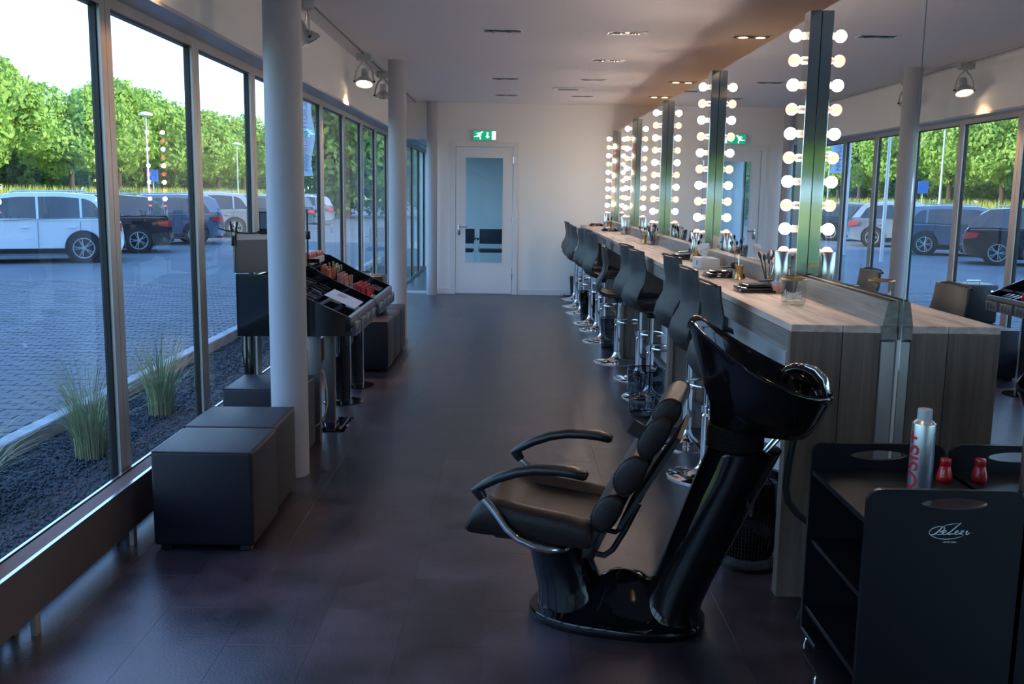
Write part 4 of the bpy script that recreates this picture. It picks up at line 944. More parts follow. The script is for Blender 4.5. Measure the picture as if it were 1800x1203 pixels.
# ------------------------------------------------------------------ trolley
cart = thing('black_trolley', 'black laminate salon trolley with round-cornered end panels in the lower right corner', 'trolley', (0, 0, 0))
def endpanel(x0, x1, z0, z1, y0, y1, hx, hz, ha, hb, r=0.04):
    n = 360; outer = []; inner = []
    for j in range(n):
        a = 2*PI*j/n + 1e-4; c, s = math.cos(a), math.sin(a)
        # ray to rounded rectangle
        ts = []
        if c > 0: ts.append((x1-hx)/c)
        if c < 0: ts.append((x0-hx)/c)
        if s > 0: ts.append((z1-hz)/s)
        if s < 0: ts.append((z0-hz)/s)
        k = min(v for v in ts if v > 0); px, pz = hx+c*k, hz+s*k
        for cxn in (x0+r, x1-r):
            ccz = z1-r
            if ((px < x0+r and cxn == x0+r) or (px > x1-r and cxn == x1-r)) and pz > ccz:
                d = Vector((px-cxn, pz-ccz)); d = d.normalized()*r; px, pz = cxn+d.x, ccz+d.y
        outer.append((px, pz)); inner.append((hx+ha*c, hz+hb*math.copysign(abs(s)**1.3, s)))
    # make sure the two lower corners are hit exactly
    for tx, tz in ((x0, z0), (x1, z0)):
        b = min(range(n), key=lambda i: (outer[i][0]-tx)**2+(outer[i][1]-tz)**2); outer[b] = (tx, tz)
    m = MB(); vs = [(x, y0, z) for x, z in outer]+[(x, y1, z) for x, z in outer]+[(x, y0, z) for x, z in inner]+[(x, y1, z) for x, z in inner]
    fs = []
    for j in range(n):
        k = (j+1) % n; fs += [(j, k, k+n, j+n), (2*n+j, 2*n+k, k, j), (n+j, n+k, 3*n+k, 3*n+j), (2*n+j, 3*n+j, 3*n+k, 2*n+k)]
    return m.add(vs, fs)
endpanel(1.033, 1.487, 0.115, 0.775, 2.672, 2.690, 1.286, 0.735, 0.098, 0.017).build('end_panel', M['cart'], cart, 30)
endpanel(1.033, 1.487, 0.115, 0.775, 3.190, 3.208, 1.262, 0.735, 0.098, 0.017).build('end_panel', M['cart'], cart, 30)
MB().rbox(1.036, 1.484, 2.6905, 3.1895, 0.664, 0.682, 0.002, 1).build('shelf', M['cart'], cart); MB().rbox(1.045, 1.484, 2.6905, 3.1895, 0.425, 0.441, 0.002, 1).build('shelf', M['cart'], cart); MB().rbox(1.04, 1.484, 2.6905, 3.1895, 0.180, 0.198, 0.002, 1).build('shelf', M['cart'], cart)
MB().rbox(1.474, 1.484, 2.6905, 3.1895, 0.20, 0.664, 0.001, 1).build('side_board', M['cart'], cart)
MB().rbox(0.988, 1.484, 2.60, 3.045, 0.088, 0.106, 0.006, 2).build('base_board', M['cart'], cart); MB().rbox(1.034, 1.484, 3.05, 3.208, 0.095, 0.113, 0.004, 1).build('base_board', M['cart'], cart)
for x, y in ((1.02, 2.93), (1.45, 2.93), (1.06, 3.18), (1.45, 3.18), (1.02, 2.63), (1.45, 2.63)):
    c = MB().cyl((x-0.011, y, 0.028), (x+0.011, y, 0.028), 0.0275, n=20).build('castor_wheel', M['rubber'], cart); MB().tube([(x-0.016, y, 0.028), (x-0.016, y, 0.06), (x, y+0.01, 0.0875 if y < 3.1 else 0.0945)], 0.005, 8).build('castor_fork', M['chrome'], c)
# script emblem
k = 0.117/855.0; X0 = 1.217; Zc = 0.655
def em(p): return Vector((X0 + (p[0]-385)*k, 2.6715, Zc - (p[1]-620)*k))
def smooth(pts, n=6):
    out = []
    for i in range(len(pts)-1):
        p0 = pts[max(i-1, 0)]; p1 = pts[i]; p2 = pts[i+1]; p3 = pts[min(i+2, len(pts)-1)]
        for q in range(n):
            t_ = q/n; out.append(tuple(0.5*((2*p1[d]) + (-p0[d]+p2[d])*t_ + (2*p0[d]-5*p1[d]+4*p2[d]-p3[d])*t_**2 + (-p0[d]+3*p1[d]-3*p2[d]+p3[d])*t_**3) for d in (0, 1)))
    out.append(pts[-1]); return out
strokes = [([(1075,740),(980,772),(850,798),(700,805),(560,785),(450,745),(410,712)], 7), ([(410,712),(385,680),(392,635),(430,590),(500,552),(590,530),(660,535)], 8),
    ([(675,530),(720,503),(800,482),(900,467),(985,458)], 5), ([(655,540),(600,605),(530,680),(470,710),(410,712)], 14), ([(640,533),(690,545),(700,580),(660,625),(600,645)], 9), ([(600,645),(655,648),(662,680),(620,705),(545,708)], 9),
    ([(680,670),(720,655),(742,625),(715,612),(680,650),(675,690),(705,705),(750,690),(790,665)], 9), ([(1040,445),(960,520),(860,615),(795,670),(785,695),(815,698),(850,688),(890,692)], 12),
    ([(890,692),(950,665),(990,635),(985,615),(950,630),(925,670),(945,703),(990,690),(1040,655)], 9), ([(1040,640),(1065,618),(1110,622),(1070,655),(1025,690),(1070,682),(1090,700),(1105,730)], 9), ([(1150,655),(1190,620),(1165,670),(1170,697),(1200,690),(1240,655)], 10)]
m = MB()
for s, w in strokes:
    pts = smooth(s); m.tube([em(p) for p in pts], [w*k*(0.45+0.55*math.sin(PI*(0.1+0.8*i/(len(pts)-1)))) for i in range(len(pts))], 6)
for v in range(len(m.v)):
    x, y, z = m.v[v]; m.v[v] = (x, 2.6718 + (y-2.6715)*0.2, z)
m.build('script_emblem', M['print_'], cart, 0)
me = text_mesh('~SINCE 2009~', 0.0072, 0.0002); me.materials.append(M['print_']); o = link('emblem_caption', me, cart, (1.278, 2.6716, 0.6205)); o.rotation_euler = (PI/2, 0, 0)

# spray can and red jar
t = thing('spray_can', 'tall silver hair spray can with red lettering standing on the trolley top', 'spray can', (1.315, 2.985, 0.6823))
MB().lathe([(0.0, 0), (0.035, 0), (0.0365, 0.004), (0.0365, 0.212), (0.0355, 0.216), (0.024, 0.227), (0.022, 0.228)], n=48, cap=False).build('can_body', M['can'], t)
MB().lathe([(0.0, 0.262), (0.0212, 0.262), (0.0222, 0.259), (0.0225, 0.226), (0.0, 0.226)], n=40, cap=False).build('cap', M['capgrey'], t)
def fine(me):
    b = bmesh.new(); b.from_mesh(me); bmesh.ops.triangulate(b, faces=b.faces); bmesh.ops.subdivide_edges(b, edges=b.edges, cuts=9, use_grid_fill=True); b.to_mesh(me); b.free(); return me
def wrap(s, size, ang0, zc, m, name, r=0.0368):
    me = fine(text_mesh(s, size, off=0.0015 if size > 0.05 else 0))
    for v in me.vertices:
        a = ang0 + (-v.co.y)/r; z = zc + v.co.x; v.co = Vector((r*math.cos(a), r*math.sin(a), z))
    me.materials.append(m); me.update(); link(name, me, t)
wrap('OSIS+', 0.074, math.radians(196), 0.098, M['redprint'], 'red_lettering')
bm_ = MB()
for i in range(26):
    z = 0.19-i*0.0065; L_ = 0.30 + 0.12*random.random()
    a0 = math.radians(303); bm_.add([(0.03672*math.cos(a0+q*L_/4), 0.03672*math.sin(a0+q*L_/4), z+dz) for q in range(5) for dz in (0, 0.0016)], [(2*q, 2*q+2, 2*q+3, 2*q+1) for q in range(4)])
bm_.build('fine_print', M['darkprint'], t, 0)
t = thing('red_powder_bottle', 'small red plastic bottle with white print on the trolley by the mirror', 'bottle', (1.437, 3.08, 0.6823))
MB().lathe([(0.0, 0), (0.022, 0), (0.025, 0.006), (0.0245, 0.016), (0.021, 0.035), (0.0175, 0.05), (0.0165, 0.052), (0.0175, 0.054), (0.0175, 0.072), (0.016, 0.076), (0, 0.077)], n=32, cap=False).build('bottle_body', M['red'], t)
def wrap2(s, size, ang0, zc, r=0.0238):
    me = fine(text_mesh(s, size))
    for v in me.vertices:
        z = zc + v.co.x; rr_ = np.interp(z, [0.006, 0.016, 0.035, 0.05], [0.0252, 0.0247, 0.0212, 0.0177]); a = ang0 - v.co.y/0.023; v.co = Vector((rr_*math.cos(a), rr_*math.sin(a), z))
    me.materials.append(M['print_']); me.update(); link('white_lettering', me, t)
wrap2('OSIS', 0.012, math.radians(232), 0.028)

# ================================================================== OUTSIDE
struct('ground', MB().box(-160, -3.33, -300, 260, -0.5, -0.105), M['asphalt'], smooth=0)
struct('ground_bed', MB().box(-3.30, -1.91, -36, 30, -0.5, -0.15), M['soil'], smooth=0)
kb = sroot('bed_kerb')
y = -4.0
while y < 24: MB().rbox(-3.33, -3.21, y+0.003, y+0.997, -0.30, -0.035, 0.008, 1).build('kerb_stone', M['kerb'], kb, 0); y += 1.0
# paving bricks
pv = sroot('forecourt_paving')
bme = MB().rbox(0.004, 0.196, 0.004, 0.096, -0.03, 0, 0.004, 1).mesh('paving_brick', M['pav'], 0)
cells = []
for iy in range(0, 125):
    for ix in range(0, 34):
        x = -3.335 - 0.2*(ix+1) - (0.1 if iy % 2 else 0); y = 5.0 + 0.1*iy
        if y > 5 + (-x-3.3)*1.2: cells.append((x, y))
cells.sort(key=lambda c: (c[1]**2 + c[0]**2))
V = []; Fc = []; nb = 0
for i, (x, y) in enumerate(cells):
    z = -0.085 + 0.0025*math.sin(x*91+y*57)
    if i < 298:
        link('paving_brick', bme, pv, (x, y, z))
    else:
        b = len(V); V += [(x+0.004, y+0.004, z-0.02), (x+0.196, y+0.004, z-0.02), (x+0.196, y+0.096, z-0.02), (x+0.004, y+0.096, z-0.02), (x+0.007, y+0.007, z), (x+0.193, y+0.007, z), (x+0.193, y+0.093, z), (x+0.007, y+0.093, z)]
        Fc += [(b+4, b+5, b+6, b+7), (b, b+1, b+5, b+4), (b+1, b+2, b+6, b+5), (b+2, b+3, b+7, b+6), (b+3, b, b+4, b+7)]
me = bpy.data.meshes.new('distant_paving'); me.from_pydata(V, [], Fc); me.materials.append(M['pav']); link('distant_paving', me, pv, kind='stuff')
# gravel
N_ = 26000
px = rng.uniform(-3.20, -1.94, N_); py = 3.0 + 13*rng.uniform(0, 1, N_)**1.5; pz = -0.15 + rng.uniform(-0.004, 0.014, N_); r = rng.uniform(0.007, 0.016, N_)
oc = np.array([(1,0,0),(-1,0,0),(0,1,0),(0,-1,0),(0,0,1),(0,0,-1)], float)
jit = rng.uniform(0.6, 1.3, (N_, 6, 1)); ang = rng.uniform(0, 2*PI, N_); ca, sa = np.cos(ang), np.sin(ang)
P_ = oc[None]*jit*r[:, None, None]; tl = rng.uniform(-0.5, 0.5, N_)
X_ = P_[..., 0]*ca[:, None]-P_[..., 1]*sa[:, None]; Y_ = P_[..., 0]*sa[:, None]+P_[..., 1]*ca[:, None]; Z_ = P_[..., 2]*0.8 + X_*tl[:, None]
VV = np.stack([X_+px[:, None], Y_+py[:, None], Z_+pz[:, None]], -1).reshape(-1, 3)
tf = np.array([(0,2,4),(2,1,4),(1,3,4),(3,0,4),(2,0,5),(1,2,5),(3,1,5),(0,3,5)])
FF = (tf[None] + (np.arange(N_)*6)[:, None, None]).reshape(-1, 3)
def npmesh(name, v, f, m, smooth=False):
    me = bpy.data.meshes.new(name); me.vertices.add(len(v)); me.vertices.foreach_set('co', v.astype(np.float32).ravel())
    k = f.shape[1]; me.loops.add(f.size); me.loops.foreach_set('vertex_index', f.astype(np.int32).ravel()); me.polygons.add(len(f)); me.polygons.foreach_set('loop_start', (np.arange(len(f))*k).astype(np.int32)); me.update(calc_edges=True); me.validate()
    me.materials.append(m); return me
o = link('gravel', npmesh('gravel', VV, FF, M['gravel'])); tag(o, 'dark loose gravel filling the planting bed outside the windows', 'gravel', kind='stuff')

def blades(n, cx, cy, z0, rad, h, bend, wid, seg=5, spread=1.0, rg=rng):
    v = []; f = []
    for i in range(n):
        a = rg.uniform(0, 2*PI); r0 = rad*math.sqrt(rg.uniform(0, 1)); bx, by = cx+r0*math.cos(a), cy+r0*math.sin(a)
        d = a + rg.uniform(-0.6, 0.6); hh = h*rg.uniform(0.55, 1.1); bd = bend*rg.uniform(0.2, 1.2)*spread
        w = wid*rg.uniform(0.6, 1.2); b = len(v)
        for k in range(seg+1):
            q = k/seg; out = bd*q**2; z = z0 + hh*(q - 0.32*(bd/bend)*q**3); ww = w*(1-q)**0.6*0.5
            ox, oy = -math.sin(d)*ww, math.cos(d)*ww
            v += [(bx+out*math.cos(d)+ox, by+out*math.sin(d)+oy, z), (bx+out*math.cos(d)-ox, by+out*math.sin(d)-oy, z)]
        f += [(b+2*k, b+2*k+1, b+2*k+3, b+2*k+2) for k in range(seg)]
    return np.array(v), np.array(f)
for x, y, h, n_, lb in ((-2.72, 6.12, 0.80, 420, 'tall clump of ornamental grass behind the first window pane, left of the first mullion'), (-2.70, 7.36, 0.78, 380, 'clump of ornamental grass seen through the second pane, farthest of the three'),
                    (-2.92, 5.05, 0.62, 320, 'arching clump of ornamental grass cut by the left picture edge')):
    v, f = blades(int(n_*0.75), 0, 0, 0, 0.10, h, 0.46, 0.0065); o = link('ornamental_grass', npmesh('ornamental_grass', v, f, M['orn']), None, (x, y, -0.145)); tag(o, lb, 'grass clump')

# lawn beside the building, behind the camera
struct('ground_lawn', MB().box(-18.5, -3.4, -260, -7.0, -0.3, -0.09), M['grassg'], smooth=0)
# meadow bank
nx, ny = 60, 160; xs = np.linspace(-17.5, -75, nx); ys = np.linspace(-260, 240, ny)
gx, gy = np.meshgrid(xs, ys, indexing='ij'); q = np.clip((-gx-18)/7, 0, 1); gz = -0.12 + 1.25*(q*q*(3-2*q)) + 0.06*np.sin(gx*1.3+gy*0.7)*q
vv = np.stack([gx, gy, gz], -1).reshape(-1, 3); idx = np.arange(nx*ny).reshape(nx, ny)
ff = np.stack([idx[:-1, :-1], idx[1:, :-1], idx[1:, 1:], idx[:-1, 1:]], -1).reshape(-1, 4)
o = link('meadow_bank', npmesh('meadow_bank', vv, ff, M['grassg'])); o['kind'] = 'structure'
nb = 16000; bx = -19 - 9*rng.uniform(0, 1, nb); by = 25 + 100*rng.uniform(0, 1, nb)**1.3; q = np.clip((-bx-18)/7, 0, 1); bz = -0.12+1.25*(q*q*(3-2*q)); hh = rng.uniform(0.25, 0.6, nb); ww = rng.uniform(0.02, 0.05, nb); aa = rng.uniform(0, 2*PI, nb)
v0 = np.stack([bx-np.cos(aa)*ww, by-np.sin(aa)*ww, bz-0.05], -1); v1 = np.stack([bx+np.cos(aa)*ww, by+np.sin(aa)*ww, bz-0.05], -1); v2 = np.stack([bx+rng.uniform(-.15, .15, nb), by+rng.uniform(-.15, .15, nb), bz+hh], -1)
vv = np.stack([v0, v1, v2], 1).reshape(-1, 3); ff = np.arange(nb*3).reshape(-1, 3)
o = link('meadow_grass', npmesh('meadow_grass', vv, ff, M['blade'])); tag(o, 'sunlit tall yellow-green meadow grass on the bank behind the cars', 'grass', kind='stuff')

# trees
def crown(seed, nleaf, rx=3.9, rz=3.0, zc=4.3, size=0.17):
    g = np.random.default_rng(seed); C_ = []; 
    while len(C_) < 40:
        p = g.uniform(-1, 1, 3)
        if np.dot(p, p) < 1 and np.dot(p, p) > 0.12: C_.append(p*np.array([rx, rx, rz])*0.80 + np.array([0, 0, zc]))
    C_ = np.array(C_); R_ = g.uniform(0.55, 1.65, len(C_))
    ci = g.choice(len(C_), nleaf, p=R_**2/np.sum(R_**2)); d = g.normal(size=(nleaf, 3)); d /= np.linalg.norm(d, axis=1)[:, None]
    rr_ = g.uniform(0.72, 1.05, nleaf); p = C_[ci] + d*(R_[ci]*rr_)[:, None]*np.array([1, 1, 0.85])
    nrm = d + g.normal(scale=0.55, size=(nleaf, 3)); nrm /= np.linalg.norm(nrm, axis=1)[:, None]
    t1 = np.cross(nrm, g.normal(size=(nleaf, 3))); t1 /= np.linalg.norm(t1, axis=1)[:, None]; t2 = np.cross(nrm, t1)
    s = size*g.uniform(0.6, 1.3, nleaf)[:, None]
    v = np.stack([p-t1*s, p-t2*s*0.6, p+t1*s, p+t2*s*0.6], 1).reshape(-1, 3); f = np.arange(nleaf*4).reshape(-1, 4)
    return v, f
crowns = []; trunks = []
for sd in range(4):
    v, f = crown(sd+11, 15000); crowns.append((npmesh('crown', v, f, M['leaf']), npmesh('crown', v, f, M['leaf2'])))
    g = random.Random(sd); m = MB(); m.tube([(0, 0, -0.3), (0.05, 0.03, 1.0), (g.uniform(-.25, .25), g.uniform(-.2, .2), 2.6), (g.uniform(-.2, .2), 0, 4.6)], [0.24, 0.19, 0.15, 0.06], 10)
    for k in range(7):
        a = g.uniform(0, 2*PI); z = g.uniform(1.9, 3.4); m.tube([(0, 0, z), (math.cos(a)*1.1, math.sin(a)*1.1, z+0.9), (math.cos(a)*2.2, math.sin(a)*2.2, z+1.4)], [0.08, 0.05, 0.02], 6)
    trunks.append(m.mesh('trunk', M['bark'], 40))
ord_ = ['nearest', 'second', 'third', 'fourth', 'fifth', 'sixth', 'seventh', 'eighth', 'ninth', 'tenth', 'eleventh', 'twelfth', 'thirteenth', 'fourteenth', 'fifteenth', 'sixteenth']
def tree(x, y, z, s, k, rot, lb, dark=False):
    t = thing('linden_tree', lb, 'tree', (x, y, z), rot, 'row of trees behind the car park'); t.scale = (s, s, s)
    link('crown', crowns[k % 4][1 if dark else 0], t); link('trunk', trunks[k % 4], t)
    return t
ty = [35, 43, 51, 58, 65.5, 73, 81, 89.5, 98, 107, 117, 128, 140, 154]
for i, y in enumerate(ty):
    tree(-26.5+0.8*math.sin(i*2.3), y, 1.05, 0.97+0.09*math.sin(i*1.7), i, i*1.3, '%s tree counted from the camera in the front row, sunlit bright green' % ord_[i])
for i, y in enumerate((38, 45, 53, 61, 69, 77, 86, 95, 105, 116, 128, 142)):
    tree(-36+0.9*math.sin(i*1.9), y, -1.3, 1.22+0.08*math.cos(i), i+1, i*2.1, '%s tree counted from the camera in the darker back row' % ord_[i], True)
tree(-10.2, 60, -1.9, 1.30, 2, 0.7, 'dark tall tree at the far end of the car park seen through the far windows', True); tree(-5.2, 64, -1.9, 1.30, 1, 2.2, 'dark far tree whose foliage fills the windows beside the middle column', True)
for i, (x, y) in enumerate(((-30, 190), (-18, 190), (-6, 186))):
    tree(x, y, 0, 1.3, i, i, ['left', 'middle', 'right'][i] + 'most distant tree closing the view far down the car park')

for i, y in enumerate(range(-48, -224, -12)):
    tree(-26.5, y, 1.05, 1.05, i, i*1.1, '%s tree of the row behind the camera, outside the picture' % ord_[i])
# cars: local x runs from the tail (0) to the nose, local y across; world nose points to -X
def make_car(name, lb, paint, x, y, H, Ln, suv=True, roof=None):
    W = 1.80; th = PI + math.radians(25); ox, oy = 0.86, W
    t = thing(name, lb, 'car', (x-0.85-(ox*math.cos(th)-oy*math.sin(th)), y-W-(ox*math.sin(th)+oy*math.cos(th)), -0.10), th); hs = H/1.58
    def at(pts, f): return pts
    low = [(0.06, 0.28), (0.0, 0.42), (0.0, 0.62), (0.05, 0.92), (0.12, 1.02), (0.6, 1.03), (2.2, 0.985), (Ln-1.25, 0.955), (Ln-0.45, 0.86), (Ln-0.10, 0.70), (Ln, 0.48), (Ln-0.06, 0.24), (Ln-0.5, 0.20), (0.4, 0.22)]
    low = [(a, b*hs) for a, b in low]
    def loft(sil, ins):
        return [[Vector((p[0]+(dx if p[0] < Ln/2 else -dx), y_, p[1]-dz)) for p in sil] for y_, dx, dz in ins]
    m = MB(); m.rings(loft(low, ((0.05, 0.10, 0.03), (0.01, 0.03, 0.008), (0.0, 0.02, 0.0), (0.06, 0.0, 0.0), (W-0.06, 0.0, 0.0), (W, 0.02, 0), (W-0.01, 0.03, 0.008), (W-0.05, 0.10, 0.03)))); 
    # greenhouse
    zb = 0.96*hs; zr = H
    if suv: up = [(0.10, zb), (0.42, zr-0.17), (0.62, zr-0.05), (1.3, zr), (2.2, zr-0.015), (2.75, zr-0.10), (Ln-1.15, zb)]
    else: up = [(0.04, zb), (0.22, zr-0.15), (0.45, zr-0.04), (1.3, zr), (2.3, zr-0.02), (2.8, zr-0.13), (Ln-1.20, zb)]
    def yi(z): return 0.035 + 0.20*((z-zb)/(zr-zb))**1.3
    ns = [Vector((a, yi(b), b)) for a, b in up]; fs = [Vector((a, W-yi(b), b)) for a, b in up]
    cen_n = [Vector((a+(0.0), yi(b)+0.07, b+(0.012 if b > zb+0.1 else 0))) for a, b in up]; cen_f = [Vector((a, W-yi(b)-0.07, b+(0.012 if b > zb+0.1 else 0))) for a, b in up]
    m.rings([ns, cen_n, cen_f, fs]); m.build('body', paint, t, 35)
    # side windows on both flanks
    ins = 0.06
    sil = [(0.40, zb+0.05), (0.62, zr-0.20), (0.80, zr-0.13), (1.3, zr-0.09), (2.2, zr-0.105), (2.62, zr-0.17), (Ln-1.42, zb+0.05)]
    for side in (0, 1):
        cuts = [0.0, 0.62+0.25, 1.72, 9]
        def ztop(xx): return np.interp(xx, [a for a, b in sil], [b for a, b in sil])
        sp = [(0.42, 0.86), (0.91, 1.74), (1.79, 2.62 if suv else 2.7)]
        for j, (a, b) in enumerate(sp):
            xsn = np.linspace(a, b, 6); g = []
            bot = [(q, zb+0.045) for q in xsn]; top = [(q, max(zb+0.07, ztop(q))) for q in xsn]
            poly = bot + top[::-1]
            if j == 2: poly = bot + [(Ln-1.50, zb+0.045)] + top[::-1]
            vs = [Vector((a_, (yi(b_)-0.010) if side == 0 else W-yi(b_)+0.010, b_)) for a_, b_ in poly]; vi = [Vector((a_, (yi(b_)+0.02) if side == 0 else W-yi(b_)-0.02, b_)) for a_, b_ in poly]
            MB().rings([vs, vi]).build('side_window', M['carglass'], t, 0)
    # chrome window line, handles
    # world side facing the camera: the root is turned by 180 degrees, so local y = W side faces -Y
    for side in (0, 1):
        yy = -0.004 if side == 0 else W-0.012
        for hx in (1.0, 1.95): MB().rbox(hx, hx+0.17, yy, yy+0.016, zb-0.17, zb-0.135, 0.006, 1).build('door_handle', paint, t)
        for sx in (0.90, 1.76, 2.70): MB().box(sx, sx+0.010, yy+0.002 if side == 0 else W-0.004, yy+0.006 if side == 0 else W+0.002, 0.34, zb-0.03).build('door_seam', M['gasket'], t, 0)
        MB().box(0.95, Ln-1.25, -0.006 if side == 0 else W-0.03, 0.03 if side == 0 else W+0.006, 0.22, 0.33).build('sill_trim', M['blackmatt'], t, 0)
        MB().prism([(0.06, zb-0.24), (0.05, zb-0.06), (0.40, zb-0.08), (0.34, zb-0.20)], 1, -0.012 if side == 0 else W-0.10, 0.10 if side == 0 else W+0.012).build('tail_light', M['tail'], t, 0)
        for wx in (0.86, Ln-0.86):
            yc = 0.0 if side == 0 else W; sg = -1 if side == 0 else 1; Rw = Matrix.Rotation(PI/2*(1 if side == 0 else -1), 3, 'X')
            MB().lathe([(0, 0.0), (0.385, 0.0), (0.385, 0.012), (0, 0.012)], (wx, yc-sg*0.004, 0.345), 32, False, Rw).build('wheel_arch', M['gasket'], t, 0)
            wh = MB().lathe([(0.20, -0.12), (0.315, -0.12), (0.33, -0.09), (0.33, 0.02), (0.315, 0.04), (0.232, 0.045), (0.225, 0.02), (0.2, -0.05)], (wx, yc-sg*0.01, 0.33), 32, False, Rw).build('wheel', M['tyre'], t)
            rm = MB().lathe([(0.0, -0.0), (0.05, 0.0), (0.05, 0.03), (0, 0.032)], (wx, yc-sg*0.01, 0.33), 16, False, Rw); rm.lathe([(0.205, 0.01), (0.232, 0.03), (0.232, 0.045), (0.215, 0.045), (0.205, 0.03)], (wx, yc-sg*0.01, 0.33), 32, False, Rw)
            for s5 in range(5):
                for dd in (-0.09, 0.09):
                    an = 2*PI*s5/5 + dd; an2 = 2*PI*s5/5+dd*1.8
                    rm.tube([(wx+0.03*math.cos(an), yc-sg*0.01+sg*0.026, 0.33+0.03*math.sin(an)), (wx+0.215*math.cos(an2), yc-sg*0.01+sg*0.030, 0.33+0.215*math.sin(an2))], [0.016, 0.012], 5)
            rm.build('rim', M['rim'], wh)
    rg = [Vector((0.16, 0.16, zb+0.06)), Vector((0.36, 0.24, zr-0.20)), Vector((0.36, W-0.24, zr-0.20)), Vector((0.16, W-0.16, zb+0.06))]
    off = Vector((-0.045, 0, 0.02)); MB().rings([[p+off for p in rg], [p+Vector((0.03, 0, 0)) for p in rg]]).build('rear_window', M['carglass'], t, 0)
    MB().rbox(-0.03, 0.10, 0.10, W-0.10, 0.30, 0.50, 0.02, 1).build('rear_bumper', M['blackmatt'] if suv else paint, t)
    MB().box(-0.008, 0.02, 0.62, 1.18, 0.66*hs, 0.78*hs).build('number_plate', M['lip4'], t, 0)
    for side in (0, 1): MB().rbox(Ln-1.75, Ln-1.60, -0.16 if side == 0 else W-0.02, 0.02 if side == 0 else W+0.16, zb+0.02, zb+0.14, 0.03, 2).build('door_mirror', paint, t)
    for yy in (0.30, W-0.30): MB().tube([(0.75, yy, zr-0.01), (0.8, yy, zr+0.035), (2.2, yy, zr+0.025), (2.3, yy, zr-0.02)], 0.013, 6).build('roof_rail', M['rim'], t)
    return t
W_ = 1.8
make_car('parked_car', 'white sport utility car parked nearest the windows, cut by the left picture edge', car_paint('white_paint', (0.62, 0.68, 0.72), 0.0), -8.75, 21.8+W_, 1.56, 4.35)
make_car('parked_car', 'dark brown black sport utility car behind the white one, chrome five spoke wheels', car_paint('dark_paint', (0.018, 0.016, 0.020)), -8.85, 25.3+W_, 1.50, 4.4)
make_car('parked_car', 'blue grey estate car, third in the parked row', car_paint('bluegrey_paint', (0.10, 0.14, 0.20)), -8.75, 29.6+W_, 1.50, 4.6, False)
make_car('parked_car', 'light grey people carrier with tall tail lamps, fourth in the parked row', car_paint('lightgrey_paint', (0.26, 0.29, 0.32)), -8.85, 34.2+W_, 1.56, 4.4)
make_car('parked_car', 'dark grey hatchback, fifth in the parked row', car_paint('darkgrey_paint', (0.05, 0.055, 0.065)), -8.8, 38.6+W_, 1.46, 4.2, False)
make_car('parked_car', 'slate blue car, sixth in the parked row seen past the nearest column', car_paint('slate_paint', (0.10, 0.13, 0.16)), -8.7, 43.2+W_, 1.45, 4.3, False)
make_car('parked_car', 'silver saloon far down the car park, last of the row', car_paint('silver_paint', (0.30, 0.32, 0.35)), -8.8, 48.4+W_, 1.45, 4.4, False)

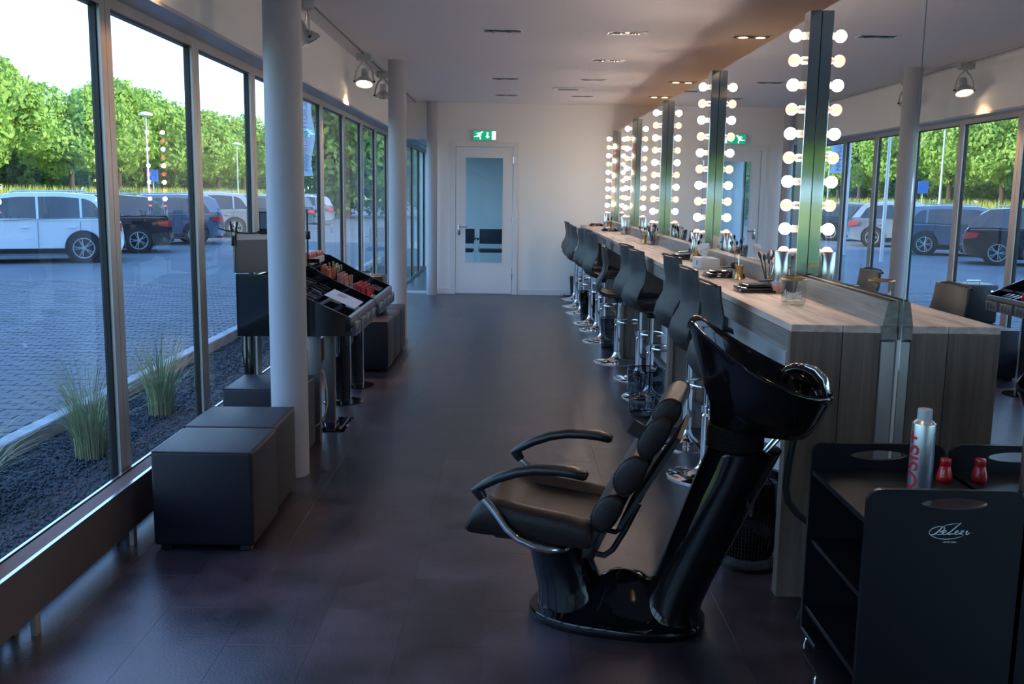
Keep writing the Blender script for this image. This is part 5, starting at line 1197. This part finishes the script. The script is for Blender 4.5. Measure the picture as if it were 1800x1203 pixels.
# street lamps, flag poles, banners
def street_lamp(x, y, h, lb):
    t = thing('street_lamp', lb, 'street lamp', (x, y, 0))
    MB().tube([(0, 0, -0.1), (0, 0, h*0.5), (0, 0, h)], [0.07, 0.05, 0.035], 12).build('lamp_post', M['pole'], t)
    MB().lathe([(0.0, h+0.16), (0.14, h+0.14), (0.30, h+0.06), (0.33, h), (0.28, h-0.04), (0.06, h-0.06), (0, h-0.06)], n=28, cap=False).build('lamp_hood', M['white'], t)
street_lamp(-16.7, 45, 4.85, 'grey street lamp with flat round hood between the first two mullions')
street_lamp(-19.6, 70, 4.7, 'farther thin street lamp seen beyond the second mullion')
street_lamp(-15.2, 28.5, 4.6, 'street lamp whose round hood just shows at the left picture edge')
def flag(x, y, h, lb, banner=True, txt=True, w=0.95, h0=None):
    t = thing('flag_pole', lb, 'flag pole', (x, y, 0))
    MB().tube([(0, 0, -0.1), (0, 0, h)], [0.055, 0.035], 14).build('mast', M['pole'], t); MB().ball((0, 0, h+0.04), 0.06).build('finial', M['pole'], t)
    if banner:
        zt = h-0.15; zb_ = h0; m = MB(); n = 14; rs = []
        d = Vector((0.80, -0.60, 0))
        fr, bk_ = [], []
        for i in range(n+1):
            z = zt+(zb_-zt)*i/n; row = []
            for j in range(7):
                q = j/6; row.append(Vector((0.04, 0, z)) + d*(w*q*(1-0.06*math.sin(i*0.7))) + Vector((-d.y, d.x, 0))*(0.05*math.sin(q*5+i*0.5)*q))
            fr.append(row)
        vs = [p for r_ in fr for p in r_]; f = [(i*7+j, i*7+j+1, (i+1)*7+j+1, (i+1)*7+j) for i in range(n) for j in range(6)]
        b = MB().add(vs, f).build('banner_cloth', M['banner'], t, 60); MB().cyl((0, 0, zt), Vector((0, 0, zt))+d*(w+0.04), 0.015).build('top_bar', M['pole'], t)
        if txt:
            me = text_mesh('SCHOTT.BACHMANN', 0.29); me.materials.append(M['bannertext'])
            # the cloth is seen from its back: the print shows through reversed
            for v in me.vertices:
                a, b2 = v.co.x, v.co.y; p = Vector((0.04, 0, (zt+zb_)/2+0.1)) + d*(w*0.62 - b2) ; p.z += -a*0.80; p += Vector((d.y, -d.x, 0))*0.075; v.co = p
            tx = link('banner_lettering', me, b)
            me2 = me.copy(); 
            for v in me2.vertices: v.co -= Vector((d.y, -d.x, 0))*0.15
            link('banner_lettering', me2, b)
    return t
flag(-6.95, 26.0, 4.4, 'slim pale flag pole left of the nearest column', False)
flag(-6.95, 29.0, 4.65, 'flag pole with pale blue banner just left of the nearest column', True, True, 0.9, 2.3)
flag(-7.25, 33.0, 4.60, 'flag pole with pale blue lettered banner seen right of the nearest column', True, True, 0.78, 2.05)
t = thing('road_sign', 'small blue square road sign on a post in the meadow', 'road sign', (-20.5, 56, 0.9))
MB().cyl((0, 0, -1.0), (0, 0, 1.7), 0.03).build('sign_post', M['pole'], t); MB().rbox(-0.3, 0.3, -0.06, -0.03, 1.0, 1.7, 0.01, 1).build('sign_plate', M['bluesign'], t)

# visitor chairs behind the end door
def visitor_chair(x, y, lb):
    t = thing('visitor_chair', lb, 'chair', (x, y, 0), 0, 'visitor chairs behind the door')
    MB().rbox(-0.24, 0.24, -0.24, 0.22, 0.41, 0.47, 0.02).build('seat', M['chairblue'], t)
    bs = [[Vector((x_, 0.24+0.05*(z-0.5)-0.03*(1-(x_/0.25)**2), z)) for x_ in np.linspace(-0.25, 0.25, 9)] + [Vector((x_, 0.265+0.05*(z-0.5)-0.03*(1-(x_/0.25)**2), z)) for x_ in np.linspace(0.25, -0.25, 9)] for z in (0.56, 0.60, 0.72, 0.83, 0.86)]
    MB().rings(bs).build('backrest', M['chairblue'], t)
    for s in (-1, 1):
        MB().tube([(s*0.27, -0.22, 0.0), (s*0.27, -0.22, 0.64), (s*0.27, -0.18, 0.665), (s*0.27, 0.15, 0.665)], 0.012, 8).build('front_leg', M['chrome'], t); MB().tube([(s*0.26, 0.24, 0.0), (s*0.26, 0.24, 0.84)], 0.012, 8).build('rear_leg', M['chrome'], t)
        MB().rbox(s*0.27-0.025, s*0.27+0.025, -0.2, 0.15, 0.665, 0.69, 0.008).build('armrest', M['blackmatt'], t)
visitor_chair(-0.40, 19.6, 'dark blue visitor chair with chrome legs seen whole through the door glass')
visitor_chair(-1.00, 19.6, 'dark blue visitor chair at the left edge of the door glass')
